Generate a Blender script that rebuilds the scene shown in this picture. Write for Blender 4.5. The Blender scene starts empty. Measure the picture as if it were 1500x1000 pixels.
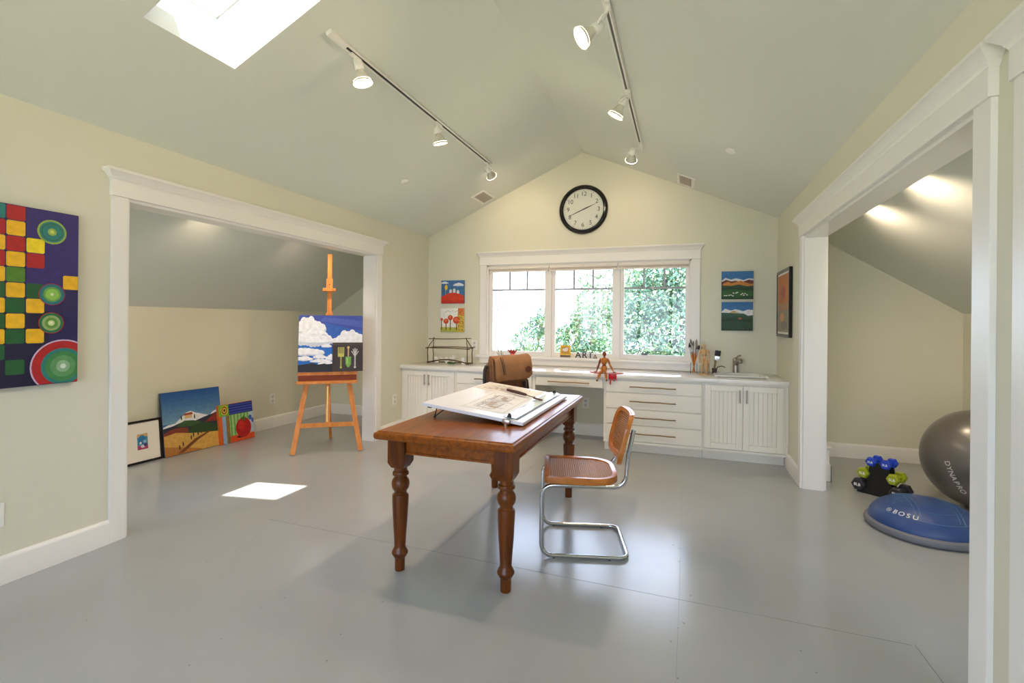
import bpy, bmesh, math, random
from mathutils import Vector, Matrix, Euler
sc = bpy.context.scene
COL = sc.collection
rnd = random.Random(7)
PI = math.pi
def rad(d): return d * PI / 180
# ------------------------------------------------------------------ materials
def lin(c):
    return tuple(((v / 255) / 12.92 if v / 255 <= .04045 else ((v / 255 + .055) / 1.055) ** 2.4) for v in c)
MATS = {}
def mat(name, rgb, rough=.5, metal=0., var=0., vscale=8., bump=0., bscale=200., spec=.5, stretch=None, trans=0., coat=0.):
    if name in MATS: return MATS[name]
    m = bpy.data.materials.new(name); m.use_nodes = True
    nt = m.node_tree; b = nt.nodes['Principled BSDF']
    c = lin(rgb)
    b.inputs['Base Color'].default_value = (*c, 1); b.inputs['Roughness'].default_value = rough
    b.inputs['Metallic'].default_value = metal; b.inputs['Specular IOR Level'].default_value = spec
    if coat: b.inputs['Coat Weight'].default_value = coat; b.inputs['Coat Roughness'].default_value = .12
    if trans: b.inputs['Transmission Weight'].default_value = trans
    tc = nt.nodes.new('ShaderNodeTexCoord'); src = tc.outputs['Object']
    if stretch:
        mp = nt.nodes.new('ShaderNodeMapping'); mp.inputs['Scale'].default_value = stretch
        nt.links.new(src, mp.inputs['Vector']); src = mp.outputs['Vector']
    if var:
        n = nt.nodes.new('ShaderNodeTexNoise'); n.inputs['Scale'].default_value = vscale; n.inputs['Detail'].default_value = 5
        nt.links.new(src, n.inputs['Vector'])
        r = nt.nodes.new('ShaderNodeValToRGB'); r.color_ramp.elements[0].position = .3; r.color_ramp.elements[1].position = .7
        r.color_ramp.elements[0].color = (*[max(0, v * (1 - var)) for v in c], 1)
        r.color_ramp.elements[1].color = (*[min(1, v * (1 + var)) for v in c], 1)
        nt.links.new(n.outputs['Fac'], r.inputs['Fac']); nt.links.new(r.outputs['Color'], b.inputs['Base Color'])
    if bump:
        n2 = nt.nodes.new('ShaderNodeTexNoise'); n2.inputs['Scale'].default_value = bscale; n2.inputs['Detail'].default_value = 2
        nt.links.new(src, n2.inputs['Vector'])
        bp = nt.nodes.new('ShaderNodeBump'); bp.inputs['Strength'].default_value = bump; bp.inputs['Distance'].default_value = .002
        nt.links.new(n2.outputs['Fac'], bp.inputs['Height']); nt.links.new(bp.outputs['Normal'], b.inputs['Normal'])
    MATS[name] = m
    return m
def paint(rgb, var=.12):
    return mat('paint_%02x%02x%02x' % rgb, rgb, .55, var=var, vscale=30., bump=.15, bscale=120)
def emit(name, rgb, s):
    if name in MATS: return MATS[name]
    m = bpy.data.materials.new(name); m.use_nodes = True; nt = m.node_tree
    b = nt.nodes['Principled BSDF']; b.inputs['Base Color'].default_value = (.9, .9, .9, 1)
    b.inputs['Emission Color'].default_value = (*rgb, 1); b.inputs['Emission Strength'].default_value = s
    MATS[name] = m; return m
def thin_glass(name, tint, ior=1.35, rough=.0):
    if name in MATS: return MATS[name]
    m = bpy.data.materials.new(name); m.use_nodes = True; nt = m.node_tree
    nt.nodes.remove(nt.nodes['Principled BSDF'])
    t = nt.nodes.new('ShaderNodeBsdfTransparent'); t.inputs['Color'].default_value = (*tint, 1)
    g = nt.nodes.new('ShaderNodeBsdfGlossy'); g.inputs['Roughness'].default_value = rough
    f = nt.nodes.new('ShaderNodeFresnel'); f.inputs['IOR'].default_value = ior
    mx = nt.nodes.new('ShaderNodeMixShader')
    nt.links.new(f.outputs['Fac'], mx.inputs['Fac']); nt.links.new(t.outputs[0], mx.inputs[1]); nt.links.new(g.outputs[0], mx.inputs[2])
    nt.links.new(mx.outputs[0], nt.nodes['Material Output'].inputs['Surface'])
    MATS[name] = m; return m
def wood(name, dark, light, rough=.35, scale=(1, 14, 14), coat=0.):
    if name in MATS: return MATS[name]
    m = bpy.data.materials.new(name); m.use_nodes = True; nt = m.node_tree; b = nt.nodes['Principled BSDF']
    tc = nt.nodes.new('ShaderNodeTexCoord'); mp = nt.nodes.new('ShaderNodeMapping'); mp.inputs['Scale'].default_value = scale
    n = nt.nodes.new('ShaderNodeTexNoise'); n.inputs['Scale'].default_value = 3; n.inputs['Detail'].default_value = 6; n.inputs['Distortion'].default_value = .6
    r = nt.nodes.new('ShaderNodeValToRGB')
    r.color_ramp.elements[0].position = .32; r.color_ramp.elements[1].position = .68
    r.color_ramp.elements[0].color = (*lin(dark), 1); r.color_ramp.elements[1].color = (*lin(light), 1)
    L = nt.links.new
    L(tc.outputs['Object'], mp.inputs['Vector']); L(mp.outputs['Vector'], n.inputs['Vector']); L(n.outputs['Fac'], r.inputs['Fac']); L(r.outputs['Color'], b.inputs['Base Color'])
    b.inputs['Roughness'].default_value = rough; b.inputs['Specular IOR Level'].default_value = .35
    if coat: b.inputs['Coat Weight'].default_value = coat; b.inputs['Coat Roughness'].default_value = .1
    MATS[name] = m; return m

WALL = mat('wall_paint', (222, 219, 199), .65, bump=.12, bscale=160)
CEIL = mat('ceiling_paint', (222, 225, 216), .75, bump=.2, bscale=120)
TRIM = mat('trim_white', (238, 235, 229), .32)
CAB = mat('cabinet_white', (238, 234, 222), .35)
COUNTER = mat('counter_white', (236, 233, 226), .12, var=.02, vscale=60)
PLASTIC = mat('white_plastic', (240, 238, 232), .35)
BLACK = mat('black_plastic', (22, 22, 24), .4)
BLACKGLOSS = mat('black_lacquer', (18, 15, 15), .2)
CHROME = mat('chrome', (205, 208, 212), .12, 1.)
STEEL = mat('brushed_nickel', (176, 170, 160), .3, 1.)
BRONZE = mat('bronze_pull', (150, 128, 96), .35, 1.)
TABLE = wood('table_wood', (104, 49, 0), (152, 80, 2), .3, (14, 1.2, 14), .15)
TABLEV = wood('table_wood_shaded', (80, 36, 0), (114, 57, 3), .32, (14, 14, 1.2), .1)  # table wood with upright grain, darkened to carry the legs' shaded sides
EASEL = wood('easel_beech', (196, 116, 48), (222, 146, 74), .45, (10, 10, 1.5))
MANNE = wood('mannequin_wood', (176, 104, 40), (204, 130, 58), .4, (20, 20, 4))
MANNE_D = wood('mannequin_dark_wood', (118, 58, 26), (146, 76, 34), .4, (20, 20, 4))
PALEWOOD = wood('pale_wood', (206, 160, 108), (226, 186, 136), .5, (30, 30, 4))
SEATWOOD = wood('chair_wood', (176, 100, 36), (202, 126, 54), .3, (4, 4, 4), .4)
GLASS = thin_glass('window_glass', (.97, .99, .98))
JAR = thin_glass('jar_glass', (.97, .98, .98), 1.12)
LEATHER = mat('tan_canvas', (140, 98, 60), .75, var=.16, vscale=14, bump=.3, bscale=300)
LEATHER_E = mat('tan_canvas_trim', (186, 136, 82), .7, var=.1, vscale=20)
DKLEATHER = mat('dark_leather', (96, 48, 30), .6, var=.1)
BAGBODY = mat('bag_body', (112, 76, 46), .8, var=.2, vscale=12, bump=.3, bscale=250)
STRAP = mat('strap_black', (26, 24, 28), .7)
TWIG = mat('twig_bark', (84, 64, 40), .85, var=.3, vscale=40)
PORC = mat('white_porcelain', (240, 240, 236), .25)

def floor_mat():
    m = bpy.data.materials.new('floor_grey_paint'); m.use_nodes = True; nt = m.node_tree; b = nt.nodes['Principled BSDF']; L = nt.links.new
    tc = nt.nodes.new('ShaderNodeTexCoord')
    n = nt.nodes.new('ShaderNodeTexNoise'); n.inputs['Scale'].default_value = 1.3; n.inputs['Detail'].default_value = 6
    r = nt.nodes.new('ShaderNodeValToRGB'); r.color_ramp.elements[0].position = .3; r.color_ramp.elements[1].position = .7
    r.color_ramp.elements[0].color = (*lin((163, 165, 166)), 1); r.color_ramp.elements[1].color = (*lin((170, 172, 173)), 1)
    L(tc.outputs['Object'], n.inputs['Vector']); L(n.outputs['Fac'], r.inputs['Fac']); L(r.outputs['Color'], b.inputs['Base Color'])
    b.inputs['Roughness'].default_value = .2; b.inputs['Specular IOR Level'].default_value = .6
    n2 = nt.nodes.new('ShaderNodeTexNoise'); n2.inputs['Scale'].default_value = 9; n2.inputs['Detail'].default_value = 3
    bp = nt.nodes.new('ShaderNodeBump'); bp.inputs['Strength'].default_value = .1; bp.inputs['Distance'].default_value = .004
    L(tc.outputs['Object'], n2.inputs['Vector']); L(n2.outputs['Fac'], bp.inputs['Height']); L(bp.outputs['Normal'], b.inputs['Normal'])
    return m
FLOOR = floor_mat()
SEAM = mat('floor_seam', (118, 120, 118), .6)

def cane_mat():
    m = bpy.data.materials.new('woven_cane'); m.use_nodes = True; nt = m.node_tree; b = nt.nodes['Principled BSDF']; L = nt.links.new
    tc = nt.nodes.new('ShaderNodeTexCoord'); sx = nt.nodes.new('ShaderNodeSeparateXYZ'); L(tc.outputs['Object'], sx.inputs[0])
    def wave(sock, k, add=None):
        a = nt.nodes.new('ShaderNodeMath'); a.operation = 'MULTIPLY'; a.inputs[1].default_value = k; L(sock, a.inputs[0])
        s = nt.nodes.new('ShaderNodeMath'); s.operation = 'SINE'; L(a.outputs[0], s.inputs[0]); return s.outputs[0]
    def op(o, p, q):
        a = nt.nodes.new('ShaderNodeMath'); a.operation = o
        for i, v in enumerate((p, q)):
            if isinstance(v, (int, float)): a.inputs[i].default_value = v
            else: L(v, a.inputs[i])
        return a.outputs[0]
    K = 2 * PI / .0125
    yz = op('ADD', sx.outputs[1], 0.)
    w = op('ADD', wave(sx.outputs[0], K), wave(yz, K))
    zz = wave(sx.outputs[2], K)
    w = op('ADD', w, 0.)
    h = op('GREATER_THAN', w, .75)
    mx = nt.nodes.new('ShaderNodeMix'); mx.data_type = 'RGBA'; L(h, mx.inputs[0])
    mx.inputs[6].default_value = (*lin((176, 118, 66)), 1); mx.inputs[7].default_value = (*lin((88, 48, 26)), 1)
    L(mx.outputs[2], b.inputs['Base Color']); b.inputs['Roughness'].default_value = .26; b.inputs['Specular IOR Level'].default_value = .8
    bp = nt.nodes.new('ShaderNodeBump'); bp.inputs['Strength'].default_value = .6; bp.inputs['Distance'].default_value = .002; bp.invert = True
    L(w, bp.inputs['Height']); L(bp.outputs['Normal'], b.inputs['Normal'])
    return m
CANE = cane_mat()
# ------------------------------------------------------------------ mesh builder
class M:
    def __init__(s): s.bm = bmesh.new(); s.mats = []; s.mi = 0
    def mat(s, m):
        if m not in s.mats: s.mats.append(m)
        s.mi = s.mats.index(m); return s
    def face(s, pts):
        f = s.bm.faces.new([s.bm.verts.new(p) for p in pts]); f.material_index = s.mi; return f
    def _grid(s, rings, closed_u=True, caps=True):
        R = [[s.bm.verts.new(p) for p in r] for r in rings]
        n = len(R[0])
        for a, b in zip(R, R[1:]):
            for i in range(n if closed_u else n - 1):
                j = (i + 1) % n
                f = s.bm.faces.new((a[i], a[j], b[j], b[i])); f.material_index = s.mi
        if caps:
            for r, rev in ((R[0], True), (R[-1], False)):
                f = s.bm.faces.new(list(reversed(r)) if rev else r); f.material_index = s.mi
        return R
    def box(s, x0, x1, y0, y1, z0, z1, bev=0., mx=None, seg=2):
        v = [s.bm.verts.new(((mx @ Vector(p)) if mx else p)) for p in
             [(x0, y0, z0), (x1, y0, z0), (x1, y1, z0), (x0, y1, z0), (x0, y0, z1), (x1, y0, z1), (x1, y1, z1), (x0, y1, z1)]]
        F = []
        for q in [(0, 3, 2, 1), (4, 5, 6, 7), (0, 1, 5, 4), (1, 2, 6, 5), (2, 3, 7, 6), (3, 0, 4, 7)]:
            f = s.bm.faces.new([v[i] for i in q]); f.material_index = s.mi; F.append(f)
        if bev:
            ed = list({e for f in F for e in f.edges})
            bmesh.ops.bevel(s.bm, geom=ed, offset=bev, segments=seg, affect='EDGES', profile=.5, material=-1)
        return s
    def bar(s, p0, p1, w, h, up=(0, 0, 1), bev=0.):   # rectangular bar along p0-p1
        p0 = Vector(p0); p1 = Vector(p1); d = (p1 - p0); l = d.length; d.normalize()
        sd = d.cross(Vector(up)); 
        if sd.length < 1e-4: sd = d.cross(Vector((1, 0, 0)))
        sd.normalize(); u = sd.cross(d)
        mx = Matrix(((d.x, sd.x, u.x, p0.x), (d.y, sd.y, u.y, p0.y), (d.z, sd.z, u.z, p0.z), (0, 0, 0, 1)))
        return s.box(0, l, -w / 2, w / 2, -h / 2, h / 2, bev, mx)
    def cyl(s, p0, p1, r0, r1=None, seg=20, caps=True):
        r1 = r0 if r1 is None else r1
        p0 = Vector(p0); p1 = Vector(p1); d = (p1 - p0).normalized(); q = d.to_track_quat('Z', 'Y')
        ring = lambda p, r: [p + q @ Vector((r * math.cos(2 * PI * i / seg), r * math.sin(2 * PI * i / seg), 0)) for i in range(seg)]
        s._grid([ring(p0, r0), ring(p1, r1)], True, caps); return s
    def lathe(s, prof, p=(0, 0, 0), d=(0, 0, 1), seg=28, caps=True):
        p = Vector(p); q = Vector(d).normalized().to_track_quat('Z', 'Y')
        rings = [[p + q @ Vector((max(r, 1e-4) * math.cos(2 * PI * i / seg), max(r, 1e-4) * math.sin(2 * PI * i / seg), z)) for i in range(seg)] for r, z in prof]
        s._grid(rings, True, caps); return s
    def tube(s, pts, r, seg=10, closed=False, rr=None):
        P = [Vector(p) for p in pts]; n = len(P); T = []
        for i in range(n):
            a = P[(i - 1) % n] if (closed or i > 0) else P[i]; b = P[(i + 1) % n] if (closed or i < n - 1) else P[i]
            T.append((b - a).normalized())
        N = T[0].orthogonal().normalized(); rings = []
        for i in range(n):
            N = (N - T[i] * N.dot(T[i])).normalized(); Bn = T[i].cross(N)
            R = rr[i] if rr else r
            rings.append([P[i] + (N * math.cos(2 * PI * k / seg) + Bn * math.sin(2 * PI * k / seg)) * R for k in range(seg)])
        if closed: rings.append(rings[0]); s._grid(rings, True, False); bmesh.ops.remove_doubles(s.bm, verts=s.bm.verts, dist=1e-6)
        else: s._grid(rings, True, True)
        return s
    def ell(s, c, r, q=None, seg=16, rings=10):
        c = Vector(c); R = []
        for j in range(rings + 1):
            t = PI * j / rings; sr = max(math.sin(t), .02)
            ring = []
            for i in range(seg):
                v = Vector((r[0] * sr * math.cos(2 * PI * i / seg), r[1] * sr * math.sin(2 * PI * i / seg), -r[2] * math.cos(t)))
                ring.append(c + (q @ v if q else v))
            R.append(ring)
        s._grid(R, True, True); return s
    def prism(s, poly, o, u, v, depth):
        o = Vector(o); u = Vector(u); v = Vector(v); n = u.cross(v)
        a = [o + u * x + v * y for x, y in poly]; b = [p + n * depth for p in a]
        s._grid([a, b], True, True); return s
    def text(s, txt, size, o, u, v, ext=.0005, align='CENTER', off=0.):
        cu = bpy.data.curves.new('t', 'FONT'); cu.body = txt; cu.size = size; cu.extrude = ext; cu.align_x = align; cu.align_y = 'CENTER'; cu.offset = off
        ob = bpy.data.objects.new('t', cu); COL.objects.link(ob)
        me = bpy.data.meshes.new_from_object(ob.evaluated_get(bpy.context.evaluated_depsgraph_get()))
        bpy.data.objects.remove(ob); bpy.data.curves.remove(cu)
        o = Vector(o); u = Vector(u); v = Vector(v); n = u.cross(v)
        vs = [s.bm.verts.new(o + u * w.co.x + v * w.co.y + n * w.co.z) for w in me.vertices]
        for p in me.polygons:
            try: f = s.bm.faces.new([vs[i] for i in p.vertices]); f.material_index = s.mi
            except ValueError: pass
        bpy.data.meshes.remove(me); return s
    def build(s, name, m=None, parent=None, smooth=40, mw=None):
        if m is not None and not s.mats: s.mats = [m]
        bmesh.ops.recalc_face_normals(s.bm, faces=s.bm.faces)
        me = bpy.data.meshes.new(name); s.bm.to_mesh(me); s.bm.free()
        for k in s.mats: me.materials.append(k)
        if smooth:
            for p in me.polygons: p.use_smooth = True
            me.set_sharp_from_angle(angle=rad(smooth))
        o = bpy.data.objects.new(name, me); COL.objects.link(o)
        if parent is not None: o.parent = parent
        if mw is not None: o.matrix_world = mw
        return o
def tag(o, label, cat, group=None):
    o['label'] = label; o['category'] = cat
    if group: o['group'] = group
    return o
def thing(name, label, cat, loc=(0, 0, 0), rz=0., group=None, q=None):
    o = bpy.data.objects.new(name, None); COL.objects.link(o); o.location = loc; o.empty_display_size = .1
    if q is not None: o.rotation_mode = 'QUATERNION'; o.rotation_quaternion = q
    else: o.rotation_euler = (0, 0, rz)
    return tag(o, label, cat, group)
def struct(o): o['kind'] = 'structure'; return o
def frame_mw(o, u, v):
    u = Vector(u).normalized(); v = Vector(v).normalized(); n = u.cross(v); o = Vector(o)
    return Matrix(((u.x, v.x, n.x, o.x), (u.y, v.y, n.y, o.y), (u.z, v.z, n.z, o.z), (0, 0, 0, 1)))
def copy_thing(root, loc=None, label=None, rz=None):
    r = root.copy(); COL.objects.link(r)
    if loc is not None: r.location = loc
    if rz is not None: r.rotation_euler = (0, 0, rz)
    if label: r['label'] = label
    for ch in list(root.children):
        c = ch.copy(); COL.objects.link(c); c.parent = r
        for g in list(ch.children):
            d = g.copy(); COL.objects.link(d); d.parent = c
    return r
# ------------------------------------------------------------------ room numbers
XL, XR, YB, YF = -3.364, .962, 6.026, -1.9
HW, HR, XC = 2.56, 3.514, -1.205
KL, KR, HK, SK = -5.02, 2.60, 1.513, .645    # knee walls, their height and the alcove slope
WT = .155                                    # wall thickness
SL = (HR - HW) / (XC - XL)
def ceil_z(x): return HW + SL * (x - XL) if x < XC else HW + SL * (XR - x)
# floor
b = M(); b.mat(FLOOR).box(KL - .1, KR + .1, YF - .1, YB + .12, -.22, 0)
fl = struct(b.build('floor', smooth=0))
b = M().mat(SEAM)
for a, c, w in (((-2.75, 2.665), (0.95, 2.60), .0016), ((-1.41, 2.66), (-1.36, 5.3), .0016), ((-.012, 2.6), (0., 5.3), .0014), ((-.012, 2.6), (-.03, 1.0), .0012), ((.965, 2.61), (.98, 1.7), .003)):
    b.bar((*a, .0002), (*c, .0002), w, .0006)
for i in range(60):
    x = rnd.choice((-2.6, -1.9, -1.42, -1.37, -.7, -.03, .02, .5)) + rnd.uniform(-.04, .04); y = rnd.uniform(1., 4.6)
    b.cyl((x, y, 0), (x, y, .0006), .004 * rnd.uniform(.6, 1.1), seg=8)
struct(b.build('trim_1', smooth=0))      # panel joints and screw heads of the painted floor
# ceilings
def slab(name, x0, z0, x1, z1, y0, y1, m, t=.1):
    b = M(); b.mat(m)
    b.prism([(x0, z0), (x1, z1), (x1, z1 + t), (x0, z0 + t)], (0, y1, 0), (1, 0, 0), (0, 0, 1), y1 - y0)
    return struct(b.build(name, smooth=0))
# left slope has the skylight opening: four strips
SKX0, SKX1, SKY0, SKY1 = -2.573, -1.70, 1.69, 2.22
b = M().mat(CEIL)
def strip(x0, x1, y0, y1, t=.1):
    b.prism([(x0, ceil_z(x0)), (x1, ceil_z(x1)), (x1, ceil_z(x1) + t), (x0, ceil_z(x0) + t)], (0, y1, 0), (1, 0, 0), (0, 0, 1), y1 - y0)
XA = XL - WT - .02
def lz(x): return HW + SL * (x - XL)
b.prism([(XA, lz(XA)), (SKX0, lz(SKX0)), (SKX0, lz(SKX0) + .1), (XA, lz(XA) + .1)], (0, YB + .12, 0), (1, 0, 0), (0, 0, 1), YB + .12 - YF + .1)
strip(SKX1, XC, YF - .1, YB + .12)
strip(SKX0, SKX1, YF - .1, SKY0); strip(SKX0, SKX1, SKY1, YB + .12)
struct(b.build('ceiling', smooth=0))
XBr = XR + WT + .02
b = M().mat(CEIL)
rz = lambda x: HW + SL * (XR - x)
b.prism([(XC, HR), (XBr, rz(XBr)), (XBr, rz(XBr) + .1), (XC, HR + .1)], (0, YB + .12, 0), (1, 0, 0), (0, 0, 1), YB + .12 - YF + .1)
struct(b.build('ceiling', smooth=0))
slab('ceiling', KL - .1, HK - .1 * SK, XL - WT, HK + SK * (XL - WT - KL), 1.2, YB + .12, CEIL)
slab('ceiling', XR + WT, HK + SK * (KR - XR - WT), KR + .1, HK - .1 * SK, 1.2, YB + .12, CEIL)
# skylight shaft, frame and pane
n = Vector((-SL, 0, 1)).normalized(); sx = Vector((1, 0, SL)).normalized()
p00 = Vector((SKX0, SKY0, ceil_z(SKX0))); wx = (SKX1 - SKX0) / sx.x; wy = SKY1 - SKY0; D = .36
SHAFT = mat('shaft_white', (248, 248, 246), .6)
b = M().mat(SHAFT); mw = Matrix(((sx.x, 0, n.x, p00.x), (0, 1, 0, p00.y), (sx.z, 0, n.z, p00.z), (0, 0, 0, 1)))
T = .05
for q in ((-T, 0, -T, wy + T), (wx, wx + T, -T, wy + T), (0, wx, -T, 0), (0, wx, wy, wy + T)): b.box(q[0], q[1], q[2], q[3], .004, D, mx=mw)
win = struct(b.build('window_3', smooth=0))
b = M().mat(GLASS); b.box(-.04, wx + .04, -.04, wy + .04, D, D + .006, mx=mw); b.build('glass_pane', parent=win, smooth=0)
b = M().mat(TRIM)
for q in ((-T, .02, -T, wy + T), (wx - .02, wx + T, -T, wy + T), (.02, wx - .02, -T, .02), (.02, wx - .02, wy - .02, wy + T)): b.box(q[0], q[1], q[2], q[3], D + .007, D + .05, mx=mw)
b.build('skylight_frame', parent=win, smooth=0)
# walls
WX0, WX1, WZ0, WZ1 = -2.482, .076, .93, 2.142
b = M().mat(WALL)
def gable(x0, x1, z0, ztop): # polygon piece of back/front wall with tops on the slope
    pts = [(x0, z0), (x1, z0), (x1, ztop(x1) + .02)]
    if x0 < XC < x1: pts.append((XC, ztop(XC) + .02))
    pts.append((x0, ztop(x0) + .02)); return pts
def zfull(x):
    if x < XL - WT: return HK + SK * (x - KL)
    if x > XR + WT: return HK + SK * (KR - x)
    return lz(x) if x < XC else rz(x)
def wall_ns(b, y, dep, x0h, x1h, z0h, z1h):
    P = lambda poly: b.prism(poly, (0, y + dep, 0), (1, 0, 0), (0, 0, 1), dep)
    P([(KL - .1, 0), (XL - WT, 0), (XL - WT, HK + SK * (XL - WT - KL) + .02), (KL - .1, HK - .1 * SK + .02)])
    P([(XR + WT, 0), (KR + .1, 0), (KR + .1, HK - .1 * SK + .02), (XR + WT, HK + SK * (KR - XR - WT) + .02)])
    P(gable(XL - WT, x0h, 0, zfull)); P(gable(x1h, XR + WT, 0, zfull))
    P([(x0h, 0), (x1h, 0), (x1h, z0h), (x0h, z0h)]); P(gable(x0h, x1h, z1h, zfull))
wall_ns(b, YB, .12, WX0, WX1, WZ0, WZ1)
struct(b.build('wall_back', smooth=0))
FX0, FX1, FZ0, FZ1 = -2.9, .5, .55, 2.3
b = M().mat(WALL); wall_ns(b, YF - .1, .1, FX0, FX1, FZ0, FZ1); struct(b.build('wall_front', smooth=0))
LY0, LY1, LZ = 2.12, 4.80, 2.16
b = M().mat(WALL)
b.box(XL - WT, XL, YF, LY0, 0, HW + .03); b.box(XL - WT, XL, LY1, YB, 0, HW + .03); b.box(XL - WT, XL, LY0, LY1, LZ, HW + .03)
struct(b.build('wall_left', smooth=0))
RY0, RY1, RZ = 2.135, 4.753, 2.15
DY0, DY1 = .92, 1.82
b = M().mat(WALL)
b.box(XR, XR + WT, YF, DY0, 0, HW + .03); b.box(XR, XR + WT, DY0, DY1, 2.15, HW + .03); b.box(XR, XR + WT, DY1, RY0, 0, HW + .03)
b.box(XR, XR + WT, RY1, YB, 0, HW + .03); b.box(XR, XR + WT, RY0, RY1, RZ, HW + .03)
struct(b.build('wall_right', smooth=0))
LWX, RWX, EZ0, EZ1 = (-4.7, -3.7), (1.25, 2.3), .4, 1.62    # unseen windows added in the alcoves' near end walls for cool daylight
def end_wall(b, x0, x1, wx_):
    P = lambda poly: b.prism(poly, (0, 1.2, 0), (1, 0, 0), (0, 0, 1), .1)
    zt = lambda x: (HK + SK * (x - KL) if x < 0 else HK + SK * (KR - x)) + .02
    for a, c, z0 in ((x0, wx_[0], 0), (wx_[1], x1, 0), (wx_[0], wx_[1], EZ1)): P([(a, z0), (c, z0), (c, zt(c)), (a, zt(a))])
    P([(wx_[0], 0), (wx_[1], 0), (wx_[1], EZ0), (wx_[0], EZ0)])
b = M().mat(WALL); b.box(KL - .1, KL, 1.2, YB, 0, HK + .03); end_wall(b, KL - .1, XL - WT, LWX)
struct(b.build('wall_left_alcove', smooth=0))
b = M().mat(WALL); b.box(KR, KR + .1, 1.2, YB, 0, HK + .03); end_wall(b, XR + WT, KR + .1, RWX)
struct(b.build('wall_right_alcove', smooth=0))
# baseboards (profile with an eased top)
def baseboard(name, p0, p1, nrm, h=.148, t=.02):
    p0 = Vector(p0); p1 = Vector(p1); d = (p1 - p0); l = d.length; d.normalize(); nv = Vector(nrm)
    prof = [(0, 0), (t, 0), (t, h - .022), (t - .004, h - .012), (t - .010, h - .004), (t - .013, h), (0, h)]
    b = M().mat(TRIM)
    a = [p0 + nv * x + Vector((0, 0, z)) for x, z in prof]; b._grid([a, [q + d * l for q in a]], True, True)
    return struct(b.build(name, smooth=30))
baseboard('baseboard_left', (XL, YF, 0), (XL, LY0 - .094, 0), (1, 0, 0))
baseboard('baseboard_left', (XL, LY1 + .092, 0), (XL, 5.36, 0), (1, 0, 0))
baseboard('baseboard_right', (XR, RY1 + .08, 0), (XR, 5.44, 0), (-1, 0, 0))
baseboard('baseboard_right', (XR, DY1 + .093, 0), (XR, RY0 - .108, 0), (-1, 0, 0))
baseboard('baseboard_left_alcove', (KL, 1.2, 0), (KL, YB, 0), (1, 0, 0))
baseboard('baseboard_back_left', (KL, YB, 0), (XL - WT, YB, 0), (0, -1, 0))
baseboard('baseboard_back', (-1.60, YB, 0), (-.82, YB, 0), (0, -1, 0))
baseboard('baseboard_back_right', (XR + WT, YB, 0), (KR, YB, 0), (0, -1, 0))
baseboard('baseboard_right_alcove', (KR, 1.2, 0), (KR, YB, 0), (-1, 0, 0))
# low boxed ledge on the alcove side of the right wall
b = M().mat(TRIM); b.box(XR + WT, 1.232, 5.05, YB - .02, 0, .285); b.box(XR + WT, 1.246, 5.04, YB - .02, .285, .305, .004); b.box(1.232, 1.25, 5.03, YB - .02, 0, .148, .006); b.box(XR + WT, 1.25, 5.03, 5.05, 0, .148, .006)
struct(b.build('trim_2', smooth=0))
# casings, headers with crown
def crown(b, lo, hi, base, ax, nrm, z0, lev):
    """lo..hi along axis ax at wall plane base; nrm = +-1 out of the wall; lev = [(z, off)]"""
    rings = []
    for z, off in lev:
        a0, a1, d0, d1 = lo - off, hi + off, base, base + nrm * (.03 + off)
        q = [(a0, d0), (a1, d0), (a1, d1), (a0, d1)]
        rings.append([((d, a, z0 + z) if ax == 'y' else (a, d, z0 + z)) for a, d in q])
    b._grid(rings, True, True)
LEV = [(0, .001), (.008, .005), (.012, .009), (.018, .01), (.022, .014), (.036, .026), (.046, .036), (.05, .042), (.064, .042), (.068, .038)]
def opening(name, ax, lo, hi, w0, w1, ztop, base, nrm, jamb, hz=.098):
    """casing legs outside lo..hi, header board and crown, jamb lining of the given depth"""
    def bx(b, a0, a1, d0, d1, z0, z1, bev=0):
        d0, d1 = sorted((base + nrm * d0, base + nrm * d1))
        if ax == 'y': b.box(d0, d1, a0, a1, z0, z1, bev)
        else: b.box(a0, a1, d0, d1, z0, z1, bev)
    b = M().mat(TRIM); bx(b, lo - w0, lo, 0, .02, 0, ztop, .002)
    root = struct(b.build(name, smooth=0))
    b = M().mat(TRIM); bx(b, hi, hi + w1, 0, .02, 0, ztop, .002); b.build('casing_leg', parent=root, smooth=0)
    b = M().mat(TRIM); bx(b, lo - w0 - .006, hi + w1 + .006, 0, .03, ztop, ztop + hz, .002); b.build('header', parent=root, smooth=0)
    b = M().mat(TRIM); crown(b, lo - w0 - .006, hi + w1 + .006, base, ax, nrm, ztop + hz, LEV); b.build('crown', parent=root, smooth=25)
    if jamb:
        b = M().mat(TRIM)
        bx(b, lo, lo + .018, -jamb - .001, .001, 0, ztop - .018); bx(b, hi - .018, hi, -jamb - .001, .001, 0, ztop - .018); bx(b, lo, hi, -jamb - .001, .001, ztop - .018, ztop)
        b.build('jamb', parent=root, smooth=0)
        b = M().mat(TRIM)   # far side casing
        bx(b, lo - w0, lo, -jamb - .02, -jamb, 0, ztop); bx(b, hi, hi + w1, -jamb - .02, -jamb, 0, ztop); bx(b, lo - w0, hi + w1, -jamb - .02, -jamb, ztop, ztop + .05)
        b.build('rear_casing', parent=root, smooth=0)
    return root
opening('trim_3', 'y', LY0, LY1, .094, .092, LZ, XL, 1, WT)
opening('trim_4', 'y', RY0, RY1, .106, .08, RZ, XR, -1, WT)
opening('trim_5', 'y', DY0, DY1, .092, .092, 2.15, XR, -1, 0)
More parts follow.
